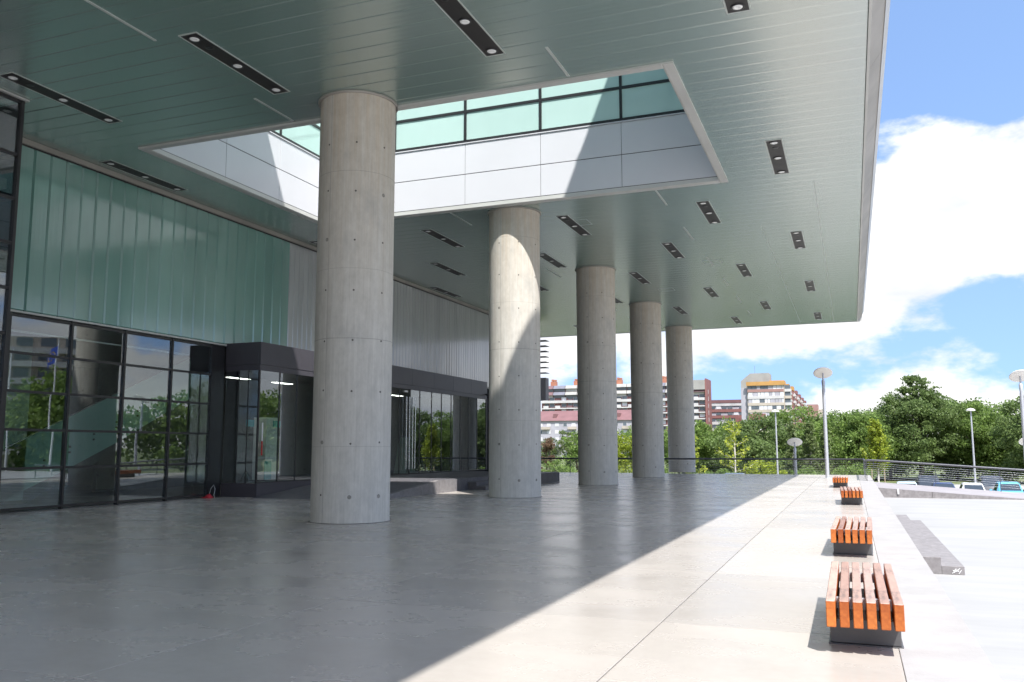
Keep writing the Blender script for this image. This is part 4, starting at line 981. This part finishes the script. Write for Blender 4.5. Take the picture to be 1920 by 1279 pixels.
lb_(t, 'end_parapet', 'bld_concrete', Lx-6, Lx-0.02, -1.3, 5, 30.2, 34.6)
# 2. lilac house with dark red roof in front
t = block('terrace_house', 'lilac grey house row with dark red tiled roof seen between the columns', -118, 330)
lb_(t, 'wall', 'bld_lilac', 0, 46, 0, 12, 0, 14.6)
MB().prism([(-0.6, 14.6), (6, 18.8), (12.6, 14.6)], 'x', -0.4, 46.4).build('roof', 'bld_roof', t)
for x in (7.0, 20, 33): lb_(t, 'dormer', 'bld_roof', x, x+1.4, 1.2, 4.5, 15.0, 17.4)
for f_ in range(5):
    for c_ in range(13):
        x = 1.2+3.45*c_; z = 0.9+2.85*f_
        w_ = lb_(t, 'window', 'bld_white', x, x+1.7, -0.05, 0.08, z, z+1.5); lb_(w_, 'pane', 'bld_glass' if rb.random() < .6 else 'bld_shutter', -0.7, 0.7, -0.09, -0.067, -0.62, 0.62)
for c_ in range(4): lb_(t, 'loggia', 'bld_cream', 2.6+11*c_, 6.1+11*c_, -0.9, -0.06, 11.2, 12.2)
lb_(t, 'awning', 'bld_white', 5.5, 9.5, -2.5, -0.06, 2.5, 2.75)
# 3. low red and white block
t = block('low_block', 'low red and white slab block between the brick block and the tall one', -64, 432)
lb_(t, 'wall', 'bld_lilac', 0, 19.5, 0, 12, 0, 25.5); lb_(t, 'roof', 'bld_roof', -0.3, 19.8, -0.5, 12.4, 25.51, 27.0)
for f_ in range(8):
    z = 1.5+3.0*f_; m_ = 'bld_brick' if f_ in (5, 6) else 'bld_white'
    lb_(t, 'floor_band', m_, 0, 19.5, -0.35, -0.02, z+1.55, z+2.95)
    for c_ in range(7): 
        if rb.random() < .85: lb_(t, 'window', 'bld_glass' if rb.random() < .65 else 'bld_shutter', 0.4+2.75*c_, 2.6+2.75*c_, -0.2, -0.02, z+0.1, z+1.5)
lb_(t, 'brick_bay', 'bld_brick', 12.0, 15.0, -0.6, -0.36, 4, 18)
# 4. tall cream block with amber parapet and a receding brick side
t = block('tall_apartment_block', 'tall cream apartment block with amber parapet and receding brick side', -45.4, 400)
lb_(t, 'wall', 'bld_cream', 2.9, 18.8, 0, 10, 0, 31.6); lb_(t, 'stair_tower', 'bld_lilac', 0, 2.8, 1, 12, 0, 30.4)
MB().prism([(0.0, 30.4), (0.0, 33.6), (4.2, 37.0), (12.4, 37.0), (12.4, 31.6), (2.9, 31.6), (2.9, 30.4)], 'y', 1.5, 14).build('penthouse', 'bld_concrete', t)
lb_(t, 'antenna', 'bld_slate', 6.0, 6.12, 4, 4.12, 37, 40.5)
lb_(t, 'parapet', 'bld_amber', 2.6, 18.9, -0.9, -0.02, 31.3, 33.0)
lb_(t, 'parapet', 'bld_amber', 12.5, 18.9, 0, 10, 31.6, 33.4)
for f_ in range(10):
    z = 1.4+3.0*f_
    lb_(t, 'floor_band', {9: 'bld_pink', 8: 'bld_white'}.get(f_, 'bld_cream'), 3.0, 18.5, -0.45, -0.02, z, z+1.25)
    x = 3.3
    while x < 18:
        w = rb.choice((1.1, 1.5, 1.9)); 
        lb_(t, 'window', rb.choice(('bld_shutter', 'bld_shutter', 'bld_glass', 'bld_lilac')), x, min(x+w, 18.4), -0.3, -0.02, z+1.26, z+2.98); x += w+0.15
    lb_(t, 'corner_balcony', 'bld_white' if f_ % 2 else 'bld_cream', 18.85, 21.6, 0.6, 3.4, z, z+1.2); lb_(t, 'corner_window', 'bld_glass', 18.85, 21.2, 1.0, 3.3, z+1.21, z+2.9)
lb_(t, 'brick_panel', 'bld_brick', 3.2, 10.6, -0.52, -0.46, 16.2, 18.9)
for k in range(10):
    y0 = 4+14.5*k; x1 = 20.4+(0.9 if k % 2 else 0)
    lb_(t, 'side_bay', 'bld_brick', 18.81, x1, y0, y0+13.9, 0, 30.0-0.25*k); lb_(t, 'bay_parapet', 'bld_amber' if k < 3 else 'bld_brick', 18.81, x1+0.2, y0, y0+9.5, 30.0, 32.0-0.1*k)
    for f_ in range(9): 
        z = 2.5+3.1*f_
        lb_(t, 'side_balcony', 'bld_white', x1+0.01, x1+1.0, y0+0.8, y0+7.5, z, z+(1.0 if f_ in (7, 8) else 0.45)); lb_(t, 'side_window', 'bld_shutter' if rb.random() < .5 else 'bld_glass', x1+0.01, x1+0.2, y0+8.3, y0+11.5, z+0.4, z+1.9)
lb_(t, 'far_bay', 'bld_pink', 18.8, 27.5, 150, 168, 0, 29.5); lb_(t, 'far_bay', 'bld_cream', 27.51, 31.5, 152, 170, 0, 26.5)
# 5. block off to the right, mirrored in the left glazing
t = block('mirrored_block', 'pale brown apartment tower mirrored at the left end of the glazing', 96, 112, R(-40))
lb_(t, 'wall', 'bld_cream', -14, 14, 0, 14, 0, 24)
for f_ in range(7):
    lb_(t, 'floor_band', 'bld_white', -14.1, 14.1, -1.0, -0.02, 3+3*f_, 4+3*f_)
    for c_ in range(7): lb_(t, 'window', 'bld_glass', -13.3+3.9*c_, -10.9+3.9*c_, -0.12, -0.02, 4.3+3*f_, 5.8+3*f_)
# flagpoles mirrored in the left glazing
for i, (x, yv) in enumerate(((21.4, 55.0), (30.5, 58.0))):
    t = thing('flagpole', ('white flagpole with a blue starred flag, mirrored in the left glazing', 'plain white flagpole mirrored at the far left of the glazing')[i], 'flagpole', (x, yv, PZ-0.1), 0, 'flagpoles on the plaza')
    MB().tube([(0, 0, 0), (0, 0, 11.5)], [0.09, 0.05], 10).build('pole', 'white_plastic', t)
    MB().lathe([(0.06, 0), (0.09, 0.05), (0.05, 0.12)], 10).build('finial', 'pole_steel', t, (0, 0, 11.5))
    if i == 0:
        vs = []; fs = []
        for a in range(13):
            for b_ in range(6):
                u_ = a/12*2.6; vs.append((0.06+u_*0.8, 0.12*math.sin(u_*3.2)+u_*0.35, 11.2-b_*0.33-u_*0.22))
        nV = len(vs); vs += [(p[0], p[1]+0.012, p[2]) for p in vs]
        for a in range(12):
            for b_ in range(5):
                q = (a*6+b_, (a+1)*6+b_, (a+1)*6+b_+1, a*6+b_+1); fs += [q, tuple(j+nV for j in q[::-1])]
        fl = MB().add(vs, fs, True).build('flag', 'flag_blue', t)
        for k in range(12):
            an = k*math.pi/6; u_ = 1.3+0.5*math.cos(an); dz = 0.5*math.sin(an)
            s5 = []
            for j in range(10):
                rr_ = 0.09 if j % 2 == 0 else 0.036; s5.append((rr_*math.sin(j*math.pi/5), rr_*math.cos(j*math.pi/5)))
            MB().prism(s5, 'y', -0.02, 0.03).build('star', 'flag_gold', fl, (0.06+u_*.8, 0.12*math.sin(u_*3.2)+u_*.35, 10.35+dz-u_*.22), (0, 0, 0.3))
